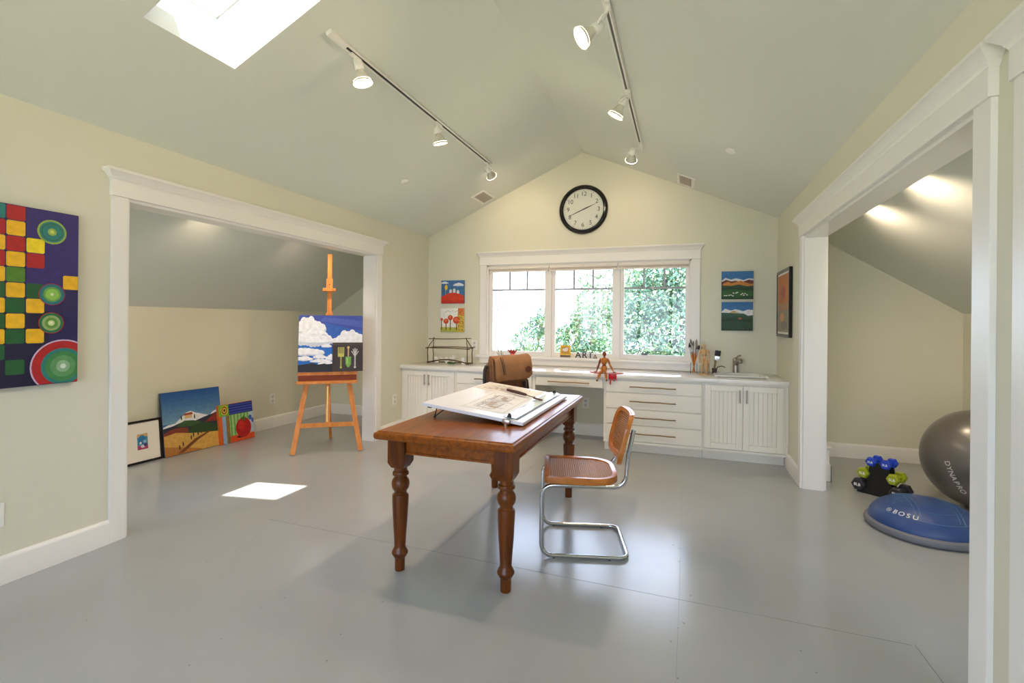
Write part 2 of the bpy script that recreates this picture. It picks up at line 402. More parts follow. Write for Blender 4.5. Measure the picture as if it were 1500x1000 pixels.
# panel door in the near right wall
b = M().mat(TRIM); b.box(XR + .03, XR + .07, DY0 + .004, DY1 - .004, .008, 2.145)
door = struct(b.build('door_1', smooth=0))
for z0, z1 in ((.25, .95), (1.1, 1.95)):
    b = M().mat(TRIM)
    for y0, y1 in ((DY0 + .12, DY0 + .42), (DY0 + .48, DY1 - .12)):
        b.box(XR + .024, XR + .03, y0, y1, z0, z1, .004)
    b.build('door_panel', parent=door, smooth=0)
b = M().mat(STEEL); b.lathe([(.026, 0), (.026, .006), (.01, .01), (.01, .035), (.024, .045), (.028, .06), (.018, .07), (0, .072)], (XR + .03, DY0 + .07, 1.), (-1, 0, 0)); b.build('door_knob', parent=door)

# ------------------------------------------------------------------ back window
def sash(b, x0, x1, z0, z1, y, w=.045, bot=.06, t=.035):
    b.box(x0, x0 + w, y, y + t, z0, z1, .003); b.box(x1 - w, x1, y, y + t, z0, z1, .003)
    b.box(x0 + w, x1 - w, y, y + t, z0, z0 + bot, .003); b.box(x0 + w, x1 - w, y, y + t, z1 - w, z1, .003)
b = M().mat(TRIM)   # casing legs, stool, apron
b.box(-2.575, WX0, YB - .02, YB, .956, WZ1, .002); b.box(WX1, .169, YB - .02, YB, .956, WZ1, .002)
b.box(-2.578, .172, YB - .03, YB, WZ1, 2.246, .002)
win = struct(b.build('window_1', smooth=0))
b = M().mat(TRIM); crown(b, -2.578, .172, YB, 'x', -1, 2.246, LEV); b.build('crown', parent=win, smooth=25)
b = M().mat(TRIM); b.box(-2.62, .2, YB - .055, YB + .05, .921, .953, .005); b.box(-2.575, .169, YB - .02, YB, .842, .921, .003); b.build('window_sill', parent=win, smooth=0)
b = M().mat(TRIM)   # reveal and mullions
b.box(WX0, WX0 + .02, YB, YB + .12, .953, WZ1); b.box(WX1 - .02, WX1, YB, YB + .12, .953, WZ1); b.box(WX0, WX1, YB, YB + .12, WZ1 - .02, WZ1); b.box(WX0, WX1, YB + .05, YB + .12, .93, .965)
b.box(-1.651, -1.601, YB + .018, YB + .12, .953, WZ1); b.box(-.79, -.74, YB + .018, YB + .12, .953, WZ1)
b.build('window_frame', parent=win, smooth=0)
PANES = [(-2.462, -1.651), (-1.601, -.79), (-.74, .056)]
MUNT = mat('muntin_grey', (160, 164, 172), .4)
for i, (x0, x1) in enumerate(PANES):
    b = M().mat(TRIM); sash(b, x0, x1, .953, 2.122, YB + .04); s = b.build('sash', parent=win, smooth=0)
    g0, g1 = x0 + .045, x1 - .045
    b = M().mat(MUNT); b.box(g0, g1, YB + .046, YB + .066, 1.803, 1.827)
    for k in (1, 2): xx = g0 + (g1 - g0) * k / 3; b.box(xx - .011, xx + .011, YB + .046, YB + .066, 1.827, 2.08)
    b.build('muntin', parent=s, smooth=0)
    b = M().mat(GLASS); b.box(g0, g1, YB + .054, YB + .058, 1.013, 2.077); b.build('glass_pane', parent=s, smooth=0)
    if i != 1:
        b = M().mat(BLACK); b.box((x0 + x1) / 2 - .14, (x0 + x1) / 2 - .07, YB + .022, YB + .04, 1.012, 1.024, .003); b.build('crank_handle', parent=s)
for (x0, x1), w in zip(((-2.46, -1.628), (-1.624, -.768), (-.764, .054)), ('left', 'middle', 'right')):
    t = thing('roller_shade', 'rolled-up white roller shade above the %s window pane' % w, 'shade', ((x0 + x1) / 2, YB + .005, 2.06), group='roller shades of the window')
    h = (x1 - x0) / 2
    b = M().mat(mat('shade_vinyl', (232, 224, 214), .5)); b.box(-h, h, -.02, .028, .022, .061, .008); b.build('cassette', parent=t)
    b = M().mat(mat('shade_fabric', (196, 184, 172), .8)); b.cyl((-h + .012, .008, .012), (h - .012, .008, .012), .02, seg=14); b.build('fabric_roll', parent=t)
    b = M().mat(mat('shade_vinyl', (232, 224, 214), .5)); b.box(-h + .01, h - .01, -.016, -.004, -.018, .002, .003); b.build('hem_bar', parent=t)
# unseen front window, added behind the camera to bring in cool daylight
b = M().mat(TRIM)
b.box(FX0 - .09, FX0, YF, YF + .02, FZ0, FZ1); b.box(FX1, FX1 + .09, YF, YF + .02, FZ0, FZ1); b.box(FX0 - .1, FX1 + .1, YF, YF + .03, FZ1, FZ1 + .12); b.box(FX0 - .12, FX1 + .12, YF, YF + .06, FZ0 - .035, FZ0)
w2 = struct(b.build('added_window_front', smooth=0))
N2 = 4; wd = (FX1 - FX0) / N2
for i in range(N2):
    b = M().mat(TRIM); sash(b, FX0 + i * wd, FX0 + (i + 1) * wd, FZ0, FZ1, YF - .07); s = b.build('sash', parent=w2, smooth=0)
    b = M().mat(GLASS); b.box(FX0 + i * wd + .045, FX0 + (i + 1) * wd - .045, YF - .055, YF - .05, FZ0 + .06, FZ1 - .045); b.build('glass_pane', parent=s, smooth=0)

for nm, (x0, x1) in (('added_window_left', LWX), ('added_window_right', RWX)):  # added out of view to brighten both alcoves with sky light
    b = M().mat(TRIM); b.box(x0 - .08, x0, 1.2, 1.22, EZ0, EZ1); b.box(x1, x1 + .08, 1.2, 1.22, EZ0, EZ1); b.box(x0 - .08, x1 + .08, 1.2, 1.22, EZ1, EZ1 + .1); b.box(x0 - .1, x1 + .1, 1.2, 1.24, EZ0 - .03, EZ0)
    w4 = struct(b.build(nm, smooth=0))
    b = M().mat(TRIM); sash(b, x0, x1, EZ0, EZ1, 1.13); s = b.build('sash', parent=w4, smooth=0)
    b = M().mat(GLASS); b.box(x0 + .045, x1 - .045, 1.145, 1.15, EZ0 + .06, EZ1 - .045); b.build('glass_pane', parent=s, smooth=0)
# ------------------------------------------------------------------ counter run
YCF = 5.346
b = M().mat(COUNTER)
SX0, SX1, SY0, SY1 = .335, .79, 5.58, 5.90
Y0 = 5.318
b.box(XL + .001, SX0, Y0, YB - .001, .80, .841, .004); b.box(SX1, XR - .001, Y0, YB - .001, .80, .841, .004)
b.box(SX0, SX1, Y0, SY0, .80, .841, .002); b.box(SX0, SX1, SY1, YB - .001, .80, .841, .002)
tag(b.build('countertop', smooth=30), 'long glossy white countertop running below the back window', 'countertop')
def carcass(root, x0, x1, toe=True):
    b = M().mat(CAB); b.box(x0, x1, YCF + .018, YB - .002, .105, .799)
    b.box(x0, x1, YCF + .004, YCF + .02, .105, .128)
    b.build('body', parent=root, smooth=0)
    if toe: b = M().mat(CAB); b.box(x0, x1, 5.44, 5.46, 0.001, .105); b.build('toe_kick', parent=root, smooth=0)
def cab_door(root, x0, x1, z0, z1, hx):
    w = .058
    b = M().mat(CAB)
    b.box(x0, x0 + w, YCF - .004, YCF + .017, z0, z1, .003); b.box(x1 - w, x1, YCF - .004, YCF + .017, z0, z1, .003)
    b.box(x0 + w, x1 - w, YCF - .004, YCF + .017, z0, z0 + w, .003); b.box(x0 + w, x1 - w, YCF - .004, YCF + .017, z1 - w, z1, .003)
    n = 6; p0, p1 = x0 + w, x1 - w
    for i in range(n): b.box(p0 + (p1 - p0) * i / n + .001, p0 + (p1 - p0) * (i + 1) / n - .001, YCF + .008, YCF + .017, z0 + w, z1 - w, .002)
    d = b.build('door', parent=root, smooth=0)
    b = M().mat(STEEL)
    b.tube([(hx, YCF - .004, .722), (hx, YCF - .03, .722)], .005, 8); b.tube([(hx, YCF - .004, .625), (hx, YCF - .03, .625)], .005, 8)
    b.tube([(hx, YCF - .03, .608), (hx, YCF - .03, .738)], .007, 10)
    b.build('handle', parent=d)
def drawer(root, x0, x1, z0, z1, hx0, hx1):
    b = M().mat(CAB); b.box(x0, x1, YCF - .003, YCF + .017, z0, z1, .003); d = b.build('drawer', parent=root, smooth=0)
    zc = (z0 + z1) / 2; b = M().mat(BRONZE)
    for hx in (hx0 + .02, hx1 - .02): b.tube([(hx, YCF - .003, zc), (hx, YCF - .03, zc)], .004, 8)
    b.tube([(hx0 + (hx1 - hx0) * i / 6, YCF - .03, zc + .002 * math.sin(i * 2.1)) for i in range(7)], .0065, 8)
    b.build('handle', parent=d)
c = thing('base_cabinet', 'white two-door cabinet at the left end of the counter', 'cabinet', group='white cabinets under the counter')
carcass(c, XL + .002, -2.602); cab_door(c, -3.325, -2.99, .135, .776, -3.016); cab_door(c, -2.985, -2.62, .135, .776, -2.958)
DZ = [(.137, .301), (.311, .468), (.478, .642), (.652, .776)]
c = thing('drawer_cabinet', 'white drawer cabinet behind the tan bag, left of the knee space', 'cabinet', group='white cabinets under the counter')
carcass(c, -2.60, -1.602)
for z in DZ: drawer(c, -2.585, -1.64, *z, -2.345, -1.88)
c = thing('pencil_drawer', 'shallow white drawer hung over the open knee space', 'drawer', group='white cabinets under the counter')
b = M().mat(CAB); b.box(-1.60, -.822, YCF + .018, YB - .3, .70, .799); b.box(-1.60, -.822, YCF + .018, YCF + .04, .675, .70); b.build('body', parent=c, smooth=0)
drawer(c, -1.59, -.832, .682, .776, -1.445, -.974)
c = thing('drawer_cabinet', 'white four-drawer cabinet with long thin pulls behind the cane chair', 'cabinet', group='white cabinets under the counter')
carcass(c, -.82, .188)
for z in DZ: drawer(c, -.79, .176, *z, -.543, -.073)
c = thing('sink_cabinet', 'white two-door beadboard cabinet under the sink at the right', 'cabinet', group='white cabinets under the counter')
b = M().mat(CAB)
b.box(.19, .208, YCF + .018, YB - .002, .105, .799); b.box(.942, XR - .002, YCF + .004, YB - .002, .105, .799); b.box(.208, .942, YCF + .018, YB - .002, .105, .13); b.box(.19, .95, YCF + .004, YCF + .02, .105, .128); b.box(.208, .942, YCF + .018, YCF + .03, .13, .799)
b.build('body', parent=c, smooth=0)
b = M().mat(CAB); b.box(.19, XR - .022, 5.44, 5.46, 0.001, .105); b.build('toe_kick', parent=c, smooth=0)
cab_door(c, .205, .556, .135, .776, .529); cab_door(c, .56, .918, .135, .776, .592)
# sink
t = thing('sink', 'white drop-in sink set into the right end of the counter', 'sink', ((SX0 + SX1) / 2, (SY0 + SY1) / 2, .841))
hx, hy = (SX1 - SX0) / 2, (SY1 - SY0) / 2
b = M().mat(PORC)
for q in ((-hx - .03, -hx + .012, -hy - .03, hy + .03), (hx - .012, hx + .03, -hy - .03, hy + .03), (-hx + .012, hx - .012, -hy - .03, -hy + .012), (-hx + .012, hx - .012, hy - .012, hy + .03)): b.box(*q, .0005, .014, .005)
b.build('rim', parent=t)
b = M().mat(PORC)
for q in ((-hx + .002, -hx + .012, -hy + .002, hy - .002), (hx - .012, hx - .002, -hy + .002, hy - .002), (-hx + .012, hx - .012, -hy + .002, -hy + .012), (-hx + .012, hx - .012, hy - .012, hy - .002)): b.box(*q, -.17, .004)
b.box(-hx + .002, hx - .002, -hy + .002, hy - .002, -.18, -.17); b.build('basin', parent=t)
b = M().mat(STEEL); b.lathe([(.0, 0), (.03, 0), (.034, .003), (.02, .004), (0, .002)], (0, 0, -.17)); b.build('drain', parent=t)
# faucet
t = thing('faucet', 'short brushed-nickel faucet standing behind the sink', 'faucet', (.545, 5.965, .841))
b = M().mat(STEEL); b.lathe([(.036, 0), (.036, .006), (.03, .012), (.029, .12), (.031, .145), (.027, .165), (.015, .178), (0, .18)]); b.build('body', parent=t)
b = M().mat(STEEL); b.tube([(0, 0, .10), (.012, -.05, .135), (.025, -.11, .16), (.032, -.14, .158)], .02, 12, rr=[.024, .023, .022, .024]); b.tube([(.032, -.14, .158), (.036, -.155, .13)], .023, 12, rr=[.025, .02]); b.build('spout', parent=t)
b = M().mat(STEEL); b.tube([(0, 0, .17), (.02, .0, .195), (.055, -.005, .205)], .008, 8); b.build('lever', parent=t)

# ------------------------------------------------------------------ table
LEG = [(.0, .0), (.027, .0), (.028, .005), (.0285, .068), (.034, .074), (.045, .094), (.046, .1), (.044, .106), (.033, .128), (.031, .135), (.034, .19), (.040, .27), (.044, .35), (.0455, .385), (.046, .415), (.044, .424), (.036, .43), (.034, .44), (.037, .446), (.047, .462), (.05, .48), (.0495, .49), (.046, .505), (.036, .52), (.034, .526), (.036, .531), (.045, .535), (.0455, .546), (.044, .552), (.037, .557), (.036, .565), (.041, .60), (.0, .602)]
t = thing('dining_table', 'brown wooden table with turned legs in the middle of the floor', 'table', (-1.18, 3.115, 0))
for sxx in (-.317, .317):
    for sy in (-.73, .73):
        b = M().mat(TABLEV); b.lathe(LEG, (sxx, sy, .001), seg=32)
        # square block with chamfered shoulder
        q = .052; R = lambda w, z: [(sxx - w, sy - w, z), (sxx + w, sy - w, z), (sxx + w, sy + w, z), (sxx - w, sy + w, z)]
        b._grid([R(.037, .578), R(q, .608), R(q, .752)], True, True)
        b.build('leg', parent=t)
b = M().mat(TABLE)
W, Lh = .405, .865
rings = []
for off, z in ((.012, .752), (.004, .756), (0, .766), (0, .782), (.004, .79), (.014, .794), (.016, .798), (.02, .80)):
    rings.append([(-W + off, -Lh + off, z), (W - off, -Lh + off, z), (W - off, Lh - off, z), (-W + off, Lh - off, z)])
b._grid(rings, True, True); b.build('tabletop', parent=t, smooth=25)
for nm, q in (('apron', (-.265, .265, -.757, -.735)), ('apron', (-.265, .265, .735, .757)), ('apron', (-.344, -.322, -.678, .678)), ('apron', (.322, .344, -.678, .678))):
    b = M().mat(TABLE); b.box(*q, .66, .7515)
    if q[1] - q[0] > .1:
        s = -1 if q[2] < 0 else 1; y = q[2] if s < 0 else q[3]
        b.box(q[0], q[1], min(y, y + s * .008), max(y, y + s * .008), .66, .672, .003)
    else:
        s = -1 if q[0] < 0 else 1; x = q[0] if s < 0 else q[1]
        b.box(min(x, x + s * .008), max(x, x + s * .008), q[2], q[3], .66, .672, .003)
    b.build(nm, parent=t, smooth=0)
# ------------------------------------------------------------------ drafting board (tilted down to the right)
BW, BL = .655, 1.1; tilt = math.asin(.075 / BW)
q = Euler((0, tilt, 0)).to_quaternion()
TB = thing('drafting_board', 'white tilted drafting board with a parallel bar on the wooden table', 'drawing board', (-1.508, 2.64, .900), q=q)
b = M().mat(mat('melamine_white', (224, 228, 236), .3)); b.box(0, BW, 0, BL, -.02, 0, .002); b.build('board', parent=TB, smooth=0)
ACRY = mat('clear_acrylic', (205, 226, 226), .08)
b = M().mat(ACRY); b.box(.525, .60, .03, BL - .02, .0045, .0075, .001); bar = b.build('parallel_bar', parent=TB, smooth=0)
b = M().mat(mat('bar_edge', (90, 96, 104), .4)); b.box(.604, .608, .03, BL - .02, .0015, .004); b.box(.522, .5245, .03, BL - .02, .0045, .0075); b.build('guide_wire', parent=bar, smooth=0)
for yy in (.03, BL - .03):
    b = M().mat(BLACK); b.lathe([(.013, 0), (.013, .01), (.009, .013), (.009, .02), (.006, .022), (0, .022)], (.558, yy, .0078)); b.build('knob', parent=bar)
for yy in (-.012, BL + .012):
    b = M().mat(STEEL); b.box(.535, .58, yy - .014, yy + .014, -.024, .004, .005); b.cyl((.557, yy, -.045), (.557, yy, -.02), .012); b.build('clamp', parent=bar)
ti = q.inverted()
def brd(x, y, z):  # world -> board local
    return ti @ (Vector((x, y, z)) - Vector((-1.508, 2.64, .900)))
for y0 in (2.70, 3.66):
    b = M().mat(BLACK); f = brd(-1.455, y0, .806)
    b.tube([brd(-1.43, y0 - .015, .871), f], .004, 8); b.tube([brd(-1.38, y0 + .02, .865), f], .004, 8); b.tube([brd(-1.43, y0 - .015, .869), brd(-1.38, y0 + .02, .863)], .004, 8)
    b.tube([f, brd(-1.457, y0, .8005)], .007, 8); b.build('folding_leg', parent=TB)
for (x, y) in ((.035, .04), (.035, BL - .04), (BW - .03, .04), (BW - .03, BL - .04)):
    b = M().mat(BLACK)
    if x < .1: b.box(x - .012, x + .012, y - .012, y + .012, -.034, -.0202, .003)
    else: b.box(x - .02, x + .012, y - .012, y + .012, -.0255, -.0202, .001)
    b.build('rubber_foot', parent=TB)
# papers on the board
def on_board(name, label, x, y, rot, bld):
    qq = q @ Euler((0, 0, rot)).to_quaternion(); loc = Vector((-1.508, 2.64, .900)) + q @ Vector((x, y, .0006))
    t = thing(name, label, 'drawing', loc, q=qq); bld(t); return t
INK = mat('pencil_line', (134, 132, 138), .8); INK2 = mat('pencil_dark', (172, 160, 154), .8)
def plan(w, h, seed, tint):
    def f(t):
        r = random.Random(seed)
        b = M().mat(mat('paper_%d' % seed, tint, .7, var=.02)); b.box(0, w, 0, h, 0, .0008); b.build('sheet', parent=t, smooth=0)
        b = M().mat(INK)
        def rect(x0, y0, x1, y1, lw=.002):
            z = .0009
            for p, p2 in (((x0, y0), (x1, y0)), ((x1, y0), (x1, y1)), ((x1, y1), (x0, y1)), ((x0, y1), (x0, y0))): b.bar((*p, z), (*p2, z), lw, .0003)
        rect(.02, .02, w - .02, h - .02)
        for i in range(14):
            x = r.uniform(.05, w - .2); y = r.uniform(.05, h - .25); rect(x, y, x + r.uniform(.04, .14), y + r.uniform(.05, .2), .0025)
        for i in range(95):
            x = r.uniform(.04, w - .1); y = r.uniform(.04, h - .06)
            if r.random() < .5: b.bar((x, y, .0009), (x + r.uniform(.02, .08), y, .0009), .0016, .0003)
            else: b.bar((x, y, .0009), (x, y + r.uniform(.01, .04), .0009), .0016, .0003)
        b.mat(INK2)
        for i in range(6):
            x = r.uniform(.06, w - .14); y = r.uniform(.06, h - .12); b.box(x, x + r.uniform(.02, .05), y, y + r.uniform(.04, .09), .0009, .0012)
        b.build('line_work', parent=t, smooth=0)
    return f
on_board('drawing_sheet', 'large pencilled plan sheet lying on the drafting board near the bar', .205, .10, .03, plan(.30, .62, 3, (220, 222, 226)))
on_board('drawing_sheet', 'second drawing sheet at the far end of the drafting board by the bag', .01, .75, -.05, plan(.46, .33, 5, (224, 220, 214)))
kx = Vector((-1.508, 2.64, .900)) + q @ Vector((.270, .775, .0102))
t = thing('drafting_brush', 'dark-handled knife-like brush lying across the drawings on the board', 'brush', kx, q=q @ Euler((0, 0, -.36)).to_quaternion())
b = M().mat(mat('dark_handle', (66, 38, 32), .4)); b.tube([(0, 0, .012), (.04, 0, .013), (.10, 0, .014), (.17, 0, .013), (.19, 0, .012)], .013, 12, rr=[.009, .0115, .0125, .011, .007]); b.build('handle', parent=t)
b = M().mat(STEEL); b.tube([(.185, 0, .012), (.23, 0, .011), (.26, 0, .009)], .006, 10, rr=[.006, .005, .009]); b.build('ferrule', parent=t)
b = M().mat(mat('bristle_dark', (84, 52, 48), .8)); b.box(.255, .325, -.011, .011, .001, .010, .003); b.build('bristles', parent=t)
# ------------------------------------------------------------------ messenger bag
t = thing('messenger_bag', 'tan canvas messenger bag standing at the far end of the table', 'bag', (-1.515, 3.765, .8005), rad(42))
# local: x along width 0..0.36, front is -y
BD = .13
b = M().mat(BAGBODY)
rings = []
for z, dx, dy in ((0, .012, .01), (.01, 0, 0), (.12, -.004, -.01), (.22, 0, .004), (.27, .02, .03), (.285, .04, .045)):
    x0, x1, y0, y1 = dx, .34 - dx, dy, BD - dy; r = .02
    rings.append([(x0 + r, y0, z), (x1 - r, y0, z), (x1, y0 + r, z), (x1, y1 - r, z), (x1 - r, y1, z), (x0 + r, y1, z), (x0, y1 - r, z), (x0, y0 + r, z)])
b._grid(rings, True, True); b.build('bag_body', parent=t, smooth=60)
b = M().mat(LEATHER)
path = [(BD - .004, .20), (BD + .004, .26), (BD - .02, .30), (.07, .312), (.02, .306), (-.018, .285), (-.034, .24), (-.04, .19), (-.042, .14), (-.036, .108)]
rings = []
n = len(path)
for i, (y, z) in enumerate(path):
    xa = .028 + .012 * (i / n) + (.02 if i == n - 1 else 0); xb = .352 + .02 * (i / n) - (.03 if i == n - 1 else 0); zz = z - .012
    lift = .03 * (i > 2)
    th = .009
    y2, z2 = path[min(i + 1, n - 1)]; y1, z1 = path[max(i - 1, 0)]
    tn = Vector((0, y2 - y1, z2 - z1)).normalized(); nr = Vector((0, -tn.z, tn.y)) * th
    if nr.y > 0 and i > 4: nr = -nr
    A = []
    for k in range(9):
        s = k / 8; x = xa + (xb - xa) * s; bulge = .006 * math.sin(PI * s)
        zk = z + lift * (s - .5) * .9 + .004 * math.sin(6 * s)
        A.append(Vector((x, y - bulge, zk)))
    rings.append(A + [p + Vector((0, abs(nr.y) * (1 if i > 4 else 0), -abs(nr.z))) + Vector((0, .004 if i > 4 else 0, 0)) for p in reversed(A)])
b._grid(rings, True, True); flap = b.build('flap', parent=t, smooth=60)
b = M().mat(DKLEATHER); b.lathe([(0, 0), (.027, 0), (.027, .003), (.024, .004), (0, .004)], (.322, -.052, .198), (0, -1, -.08)); b.build('leather_badge', parent=flap)
b = M().mat(STRAP); b.tube([(.075, -.033, .30), (.088, -.047, .25), (.096, -.0525, .20), (.105, -.053, .155)], .003, 6); b.tube([(.09, -.033, .30), (.103, -.0475, .25), (.111, -.0535, .20), (.12, -.0535, .155)], .002, 6); b.build('zipper', parent=flap)
b = M().mat(mat('bag_flap_side', (150, 104, 60), .8, var=.15, vscale=18))
b.prism([(-.02, .10), (.0, .27), (.03, .295), (.09, .295), (.10, .2), (.06, .08)], (.02, 0, 0), (0, 1, 0), (0, 0, 1), .006); b.build('side_panel', parent=t)
b = M().mat(STRAP)
pts = [(-.005, .055, .215), (-.022, .045, .22), (-.04, .02, .19), (-.05, .0, .13), (-.052, -.01, .06), (-.045, -.01, .012)]
b.tube(pts, .012, 8, rr=[.009, .013, .015, .015, .014, .012]); b.build('strap', parent=t)
b = M().mat(STRAP); b.bar((.345, .03, .10), (.352, .02, .01), .03, .006, (0, 1, 0), .002); b.build('strap_end', parent=t)
b = M().mat(STRAP); b.bar((.30, -.012, .09), (.31, -.014, .03), .022, .006, (0, 1, 0), .002); b.build('buckle_strap', parent=t)
b = M().mat(STEEL); b.tube([(-.012, .05, .235 + .018 * math.sin(a)) if False else (-.014 + .004, .05 + .016 * math.cos(a), .232 + .016 * math.sin(a)) for a in [i * 2 * PI / 14 for i in range(14)]], .003, 8, closed=True); b.build('ring', parent=t)
# red paper star and grey brushes poking up behind the bag (they stand in a cup on the counter)
t = thing('brush_cup', 'clear cup of pale brushes hidden behind the tan bag', 'cup', (-2.06, 5.50, .8415))
b = M().mat(JAR); b.lathe([(.036, 0), (.04, .10), (.038, .10), (.034, .004), (0, .004)], seg=24, caps=False); b.build('cup', parent=t)
for i in range(5):
    a = i * 1.3; b = M().mat(mat('grey_brush_handle', (150, 146, 136), .5)); e = (.04 * math.cos(a) - .03, .03 * math.sin(a), .19 + .02 * (i % 3))
    b.tube([(.015 * math.cos(a + 3), .015 * math.sin(a + 3), .006), e], .004, 6); b.build('paintbrush', parent=t)
t = thing('paper_flower', 'small red-orange fan of pointed petals showing above the left of the bag', 'ornament', (-1.93, 5.50, .8415))
b = M().mat(mat('coral_red', (226, 92, 66), .5)); b.tube([(0, 0, .0), (0, 0, .14)], .009, 8); b.ell((0, 0, .155), (.03, .02, .025))
b.mat(mat('dark_red', (158, 52, 40), .5))
for a in (-38, -14, 14, 38):
    s, c = math.sin(rad(a)), math.cos(rad(a)); b.tube([(s * .02, 0, .155 + c * .02), (s * .055, 0, .155 + c * .055), (s * .10, 0, .155 + c * .09)], .01, 8, rr=[.009, .012, .002])
b.build('petals', parent=t)
b = M().mat(mat('coral_red', (226, 92, 66), .5)); b.lathe([(.035, 0), (.035, .006), (0, .008)]); b.build('base', parent=t)

# ------------------------------------------------------------------ cantilever chair (front faces the table)
t = thing('cane_chair', 'chrome cantilever chair with woven cane seat and back at the table', 'chair', (-.79, 2.8, 0), rad(15))
R = .0125
def arc(c, a0, a1, r, ux, uy, n=6):
    c = Vector(c); ux = Vector(ux); uy = Vector(uy)
    return [c + ux * (r * math.cos(a0 + (a1 - a0) * i / n)) + uy * (r * math.sin(a0 + (a1 - a0) * i / n)) for i in range(n + 1)]
def side(y):  # from back post top, down, forward along the seat, down, back along the floor
    X, Z = (1, 0, 0), (0, 0, 1); r = .065
    p = [Vector((.535, y, .77)), Vector((.505, y, .62))]
    p += arc((.42, y, .43 + .075), 0, -PI / 2, .075, X, Z)
    p += arc((.065, y, .43 - r), PI / 2, PI, r, X, Z)
    p += arc((r, y, .0135 + r), PI, 1.5 * PI, r, X, Z)
    return p
near = side(0.); far = side(.46)
rb = .06
p = near + arc((.51 - rb, rb, .0135), -PI / 2, 0, rb, (1, 0, 0), (0, 1, 0)) + arc((.51 - rb, .46 - rb, .0135), 0, PI / 2, rb, (1, 0, 0), (0, 1, 0)) + list(reversed(far))
b = M().mat(CHROME); b.tube(p, R, 14); b.build('tube_frame', parent=t, smooth=60)
for x, y in ((.075, 0), (.075, .46), (.40, 0), (.40, .46)):
    b = M().mat(BLACK); b.cyl((x, y, .0002), (x, y, .004), .009, seg=12); b.build('glide', parent=t)
def rr_outline(x0, x1, y0, y1, rs, n=7):   # rounded rect, rs = radii at (x0y0, x1y0, x1y1, x0y1)
    o = []
    for (cx, cy, a), r in zip(((x0, y0, PI), (x1, y0, 1.5 * PI), (x1, y1, 0), (x0, y1, .5 * PI)), rs):
        ccx = cx + r if cx == x0 else cx - r; ccy = cy + r if cy == y0 else cy - r
        o += [(ccx + r * math.cos(a + i * PI / 2 / n), ccy + r * math.sin(a + i * PI / 2 / n)) for i in range(n + 1)]
    return o
def ringframe(b, o1, o2, place, z0, z1, bulge=0):
    # outer outline o1, inner o2, thickness z0..z1 ; place(x,y,z)
    k = .35
    R_ = []
    for src, z in ((o1, z0), (o1, z0 + (z1 - z0) * .3), (o1, z1 - (z1 - z0) * .25), ([(a[0] * .93 + c[0] * .07, a[1] * .93 + c[1] * .07) for a, c in zip(o1, o2)], z1), (o2, z1 - .002), (o2, z0)):
        R_.append([place(x, y, z) for x, y in src])
    R_.append(R_[0]); b._grid(R_, True, False); bmesh.ops.remove_doubles(b.bm, verts=b.bm.verts, dist=1e-6)
so = rr_outline(.012, .462, -.012, .472, (.03, .15, .15, .03)); si = rr_outline(.042, .434, .018, .442, (.018, .128, .128, .018))
b = M().mat(SEATWOOD); ringframe(b, so, si, lambda x, y, z: Vector((x, y, z - .02 * x)), .446, .484); seat = b.build('seat', parent=t, smooth=50)
b = M().mat(CANE); b.prism(si, (0, 0, .4725), (1, 0, -.02), (0, 1, 0), .003)
b.build('cane_panel', parent=seat, smooth=0)
# curved back: place maps (y, h) on a curved leaning surface
def bk(x, y, z):  # x: width, y: height, z: thickness toward the front
    c = (x - .23) / .25; lean = .08 * (y - .53) / .32
    return Vector((.45 + lean + .038 * (1 - c * c) - z, x, y))
bo = rr_outline(-.012, .472, .545, .845, (.09, .09, .09, .09), 9); bi = rr_outline(.02, .44, .574, .817, (.065, .065, .065, .065), 9)
def dens(o):  # extra points so that the long sides follow the curve
    r = []
    for a, c in zip(o, o[1:] + o[:1]):
        d = math.dist(a, c); n = max(1, int(d / .03)); r += [(a[0] + (c[0] - a[0]) * i / n, a[1] + (c[1] - a[1]) * i / n) for i in range(n)]
    return r
# resample both outlines to the same count
def resample(o, N=72):
    P = dens(o); L_ = [0]
    for a, c in zip(P, P[1:] + P[:1]): L_.append(L_[-1] + math.dist(a, c))
    out = []; tot = L_[-1]; j = 0
    for i in range(N):
        s = tot * i / N
        while L_[j + 1] < s: j += 1
        f = (s - L_[j]) / max(1e-9, L_[j + 1] - L_[j]); a = P[j]; c = P[(j + 1) % len(P)]; out.append((a[0] + (c[0] - a[0]) * f, a[1] + (c[1] - a[1]) * f))
    return out
bo, bi = resample(bo), resample(bi)
b = M().mat(SEATWOOD); ringframe(b, bo, bi, bk, .0, .028); back = b.build('backrest', parent=t, smooth=50)
b = M().mat(CANE)
nx, ny = 16, 8
def back_grid(zoff):
    G = []
    for j in range(ny + 1):
        row = []
        for i in range(nx + 1):
            x = .018 + (.424) * i / nx; y = .572 + .247 * j / ny
            row.append(b.bm.verts.new(bk(x, y, zoff)))
        G.append(row)
    return G
G = back_grid(.014)
for j in range(ny):
    for i in range(nx): b.bm.faces.new((G[j][i], G[j][i + 1], G[j + 1][i + 1], G[j + 1][i]))
# the panel's object coordinates are turned so that the weave runs in its own plane
def cane_back():
    m = CANE.copy(); m.name = 'woven_cane_back'; nt = m.node_tree
    sp = [x for x in nt.nodes if x.type == 'SEPXYZ'][0]
    for l in list(nt.links):
        if l.from_node == sp and l.from_socket == sp.outputs[0]:
            to = l.to_socket; nt.links.remove(l); nt.links.new(sp.outputs[2], to)
    return m
b.mats = [cane_back()]; b.build('cane_panel', parent=back, smooth=60)

# ------------------------------------------------------------------ easel
EU = Vector((.795, .606, 0)); EB = Vector((-.606, .795, 0))
t = thing('artist_easel', 'tall beech studio easel holding the cloud painting in the left alcove', 'easel', (-3.506, 4.171, 0), math.atan2(.606, .795))
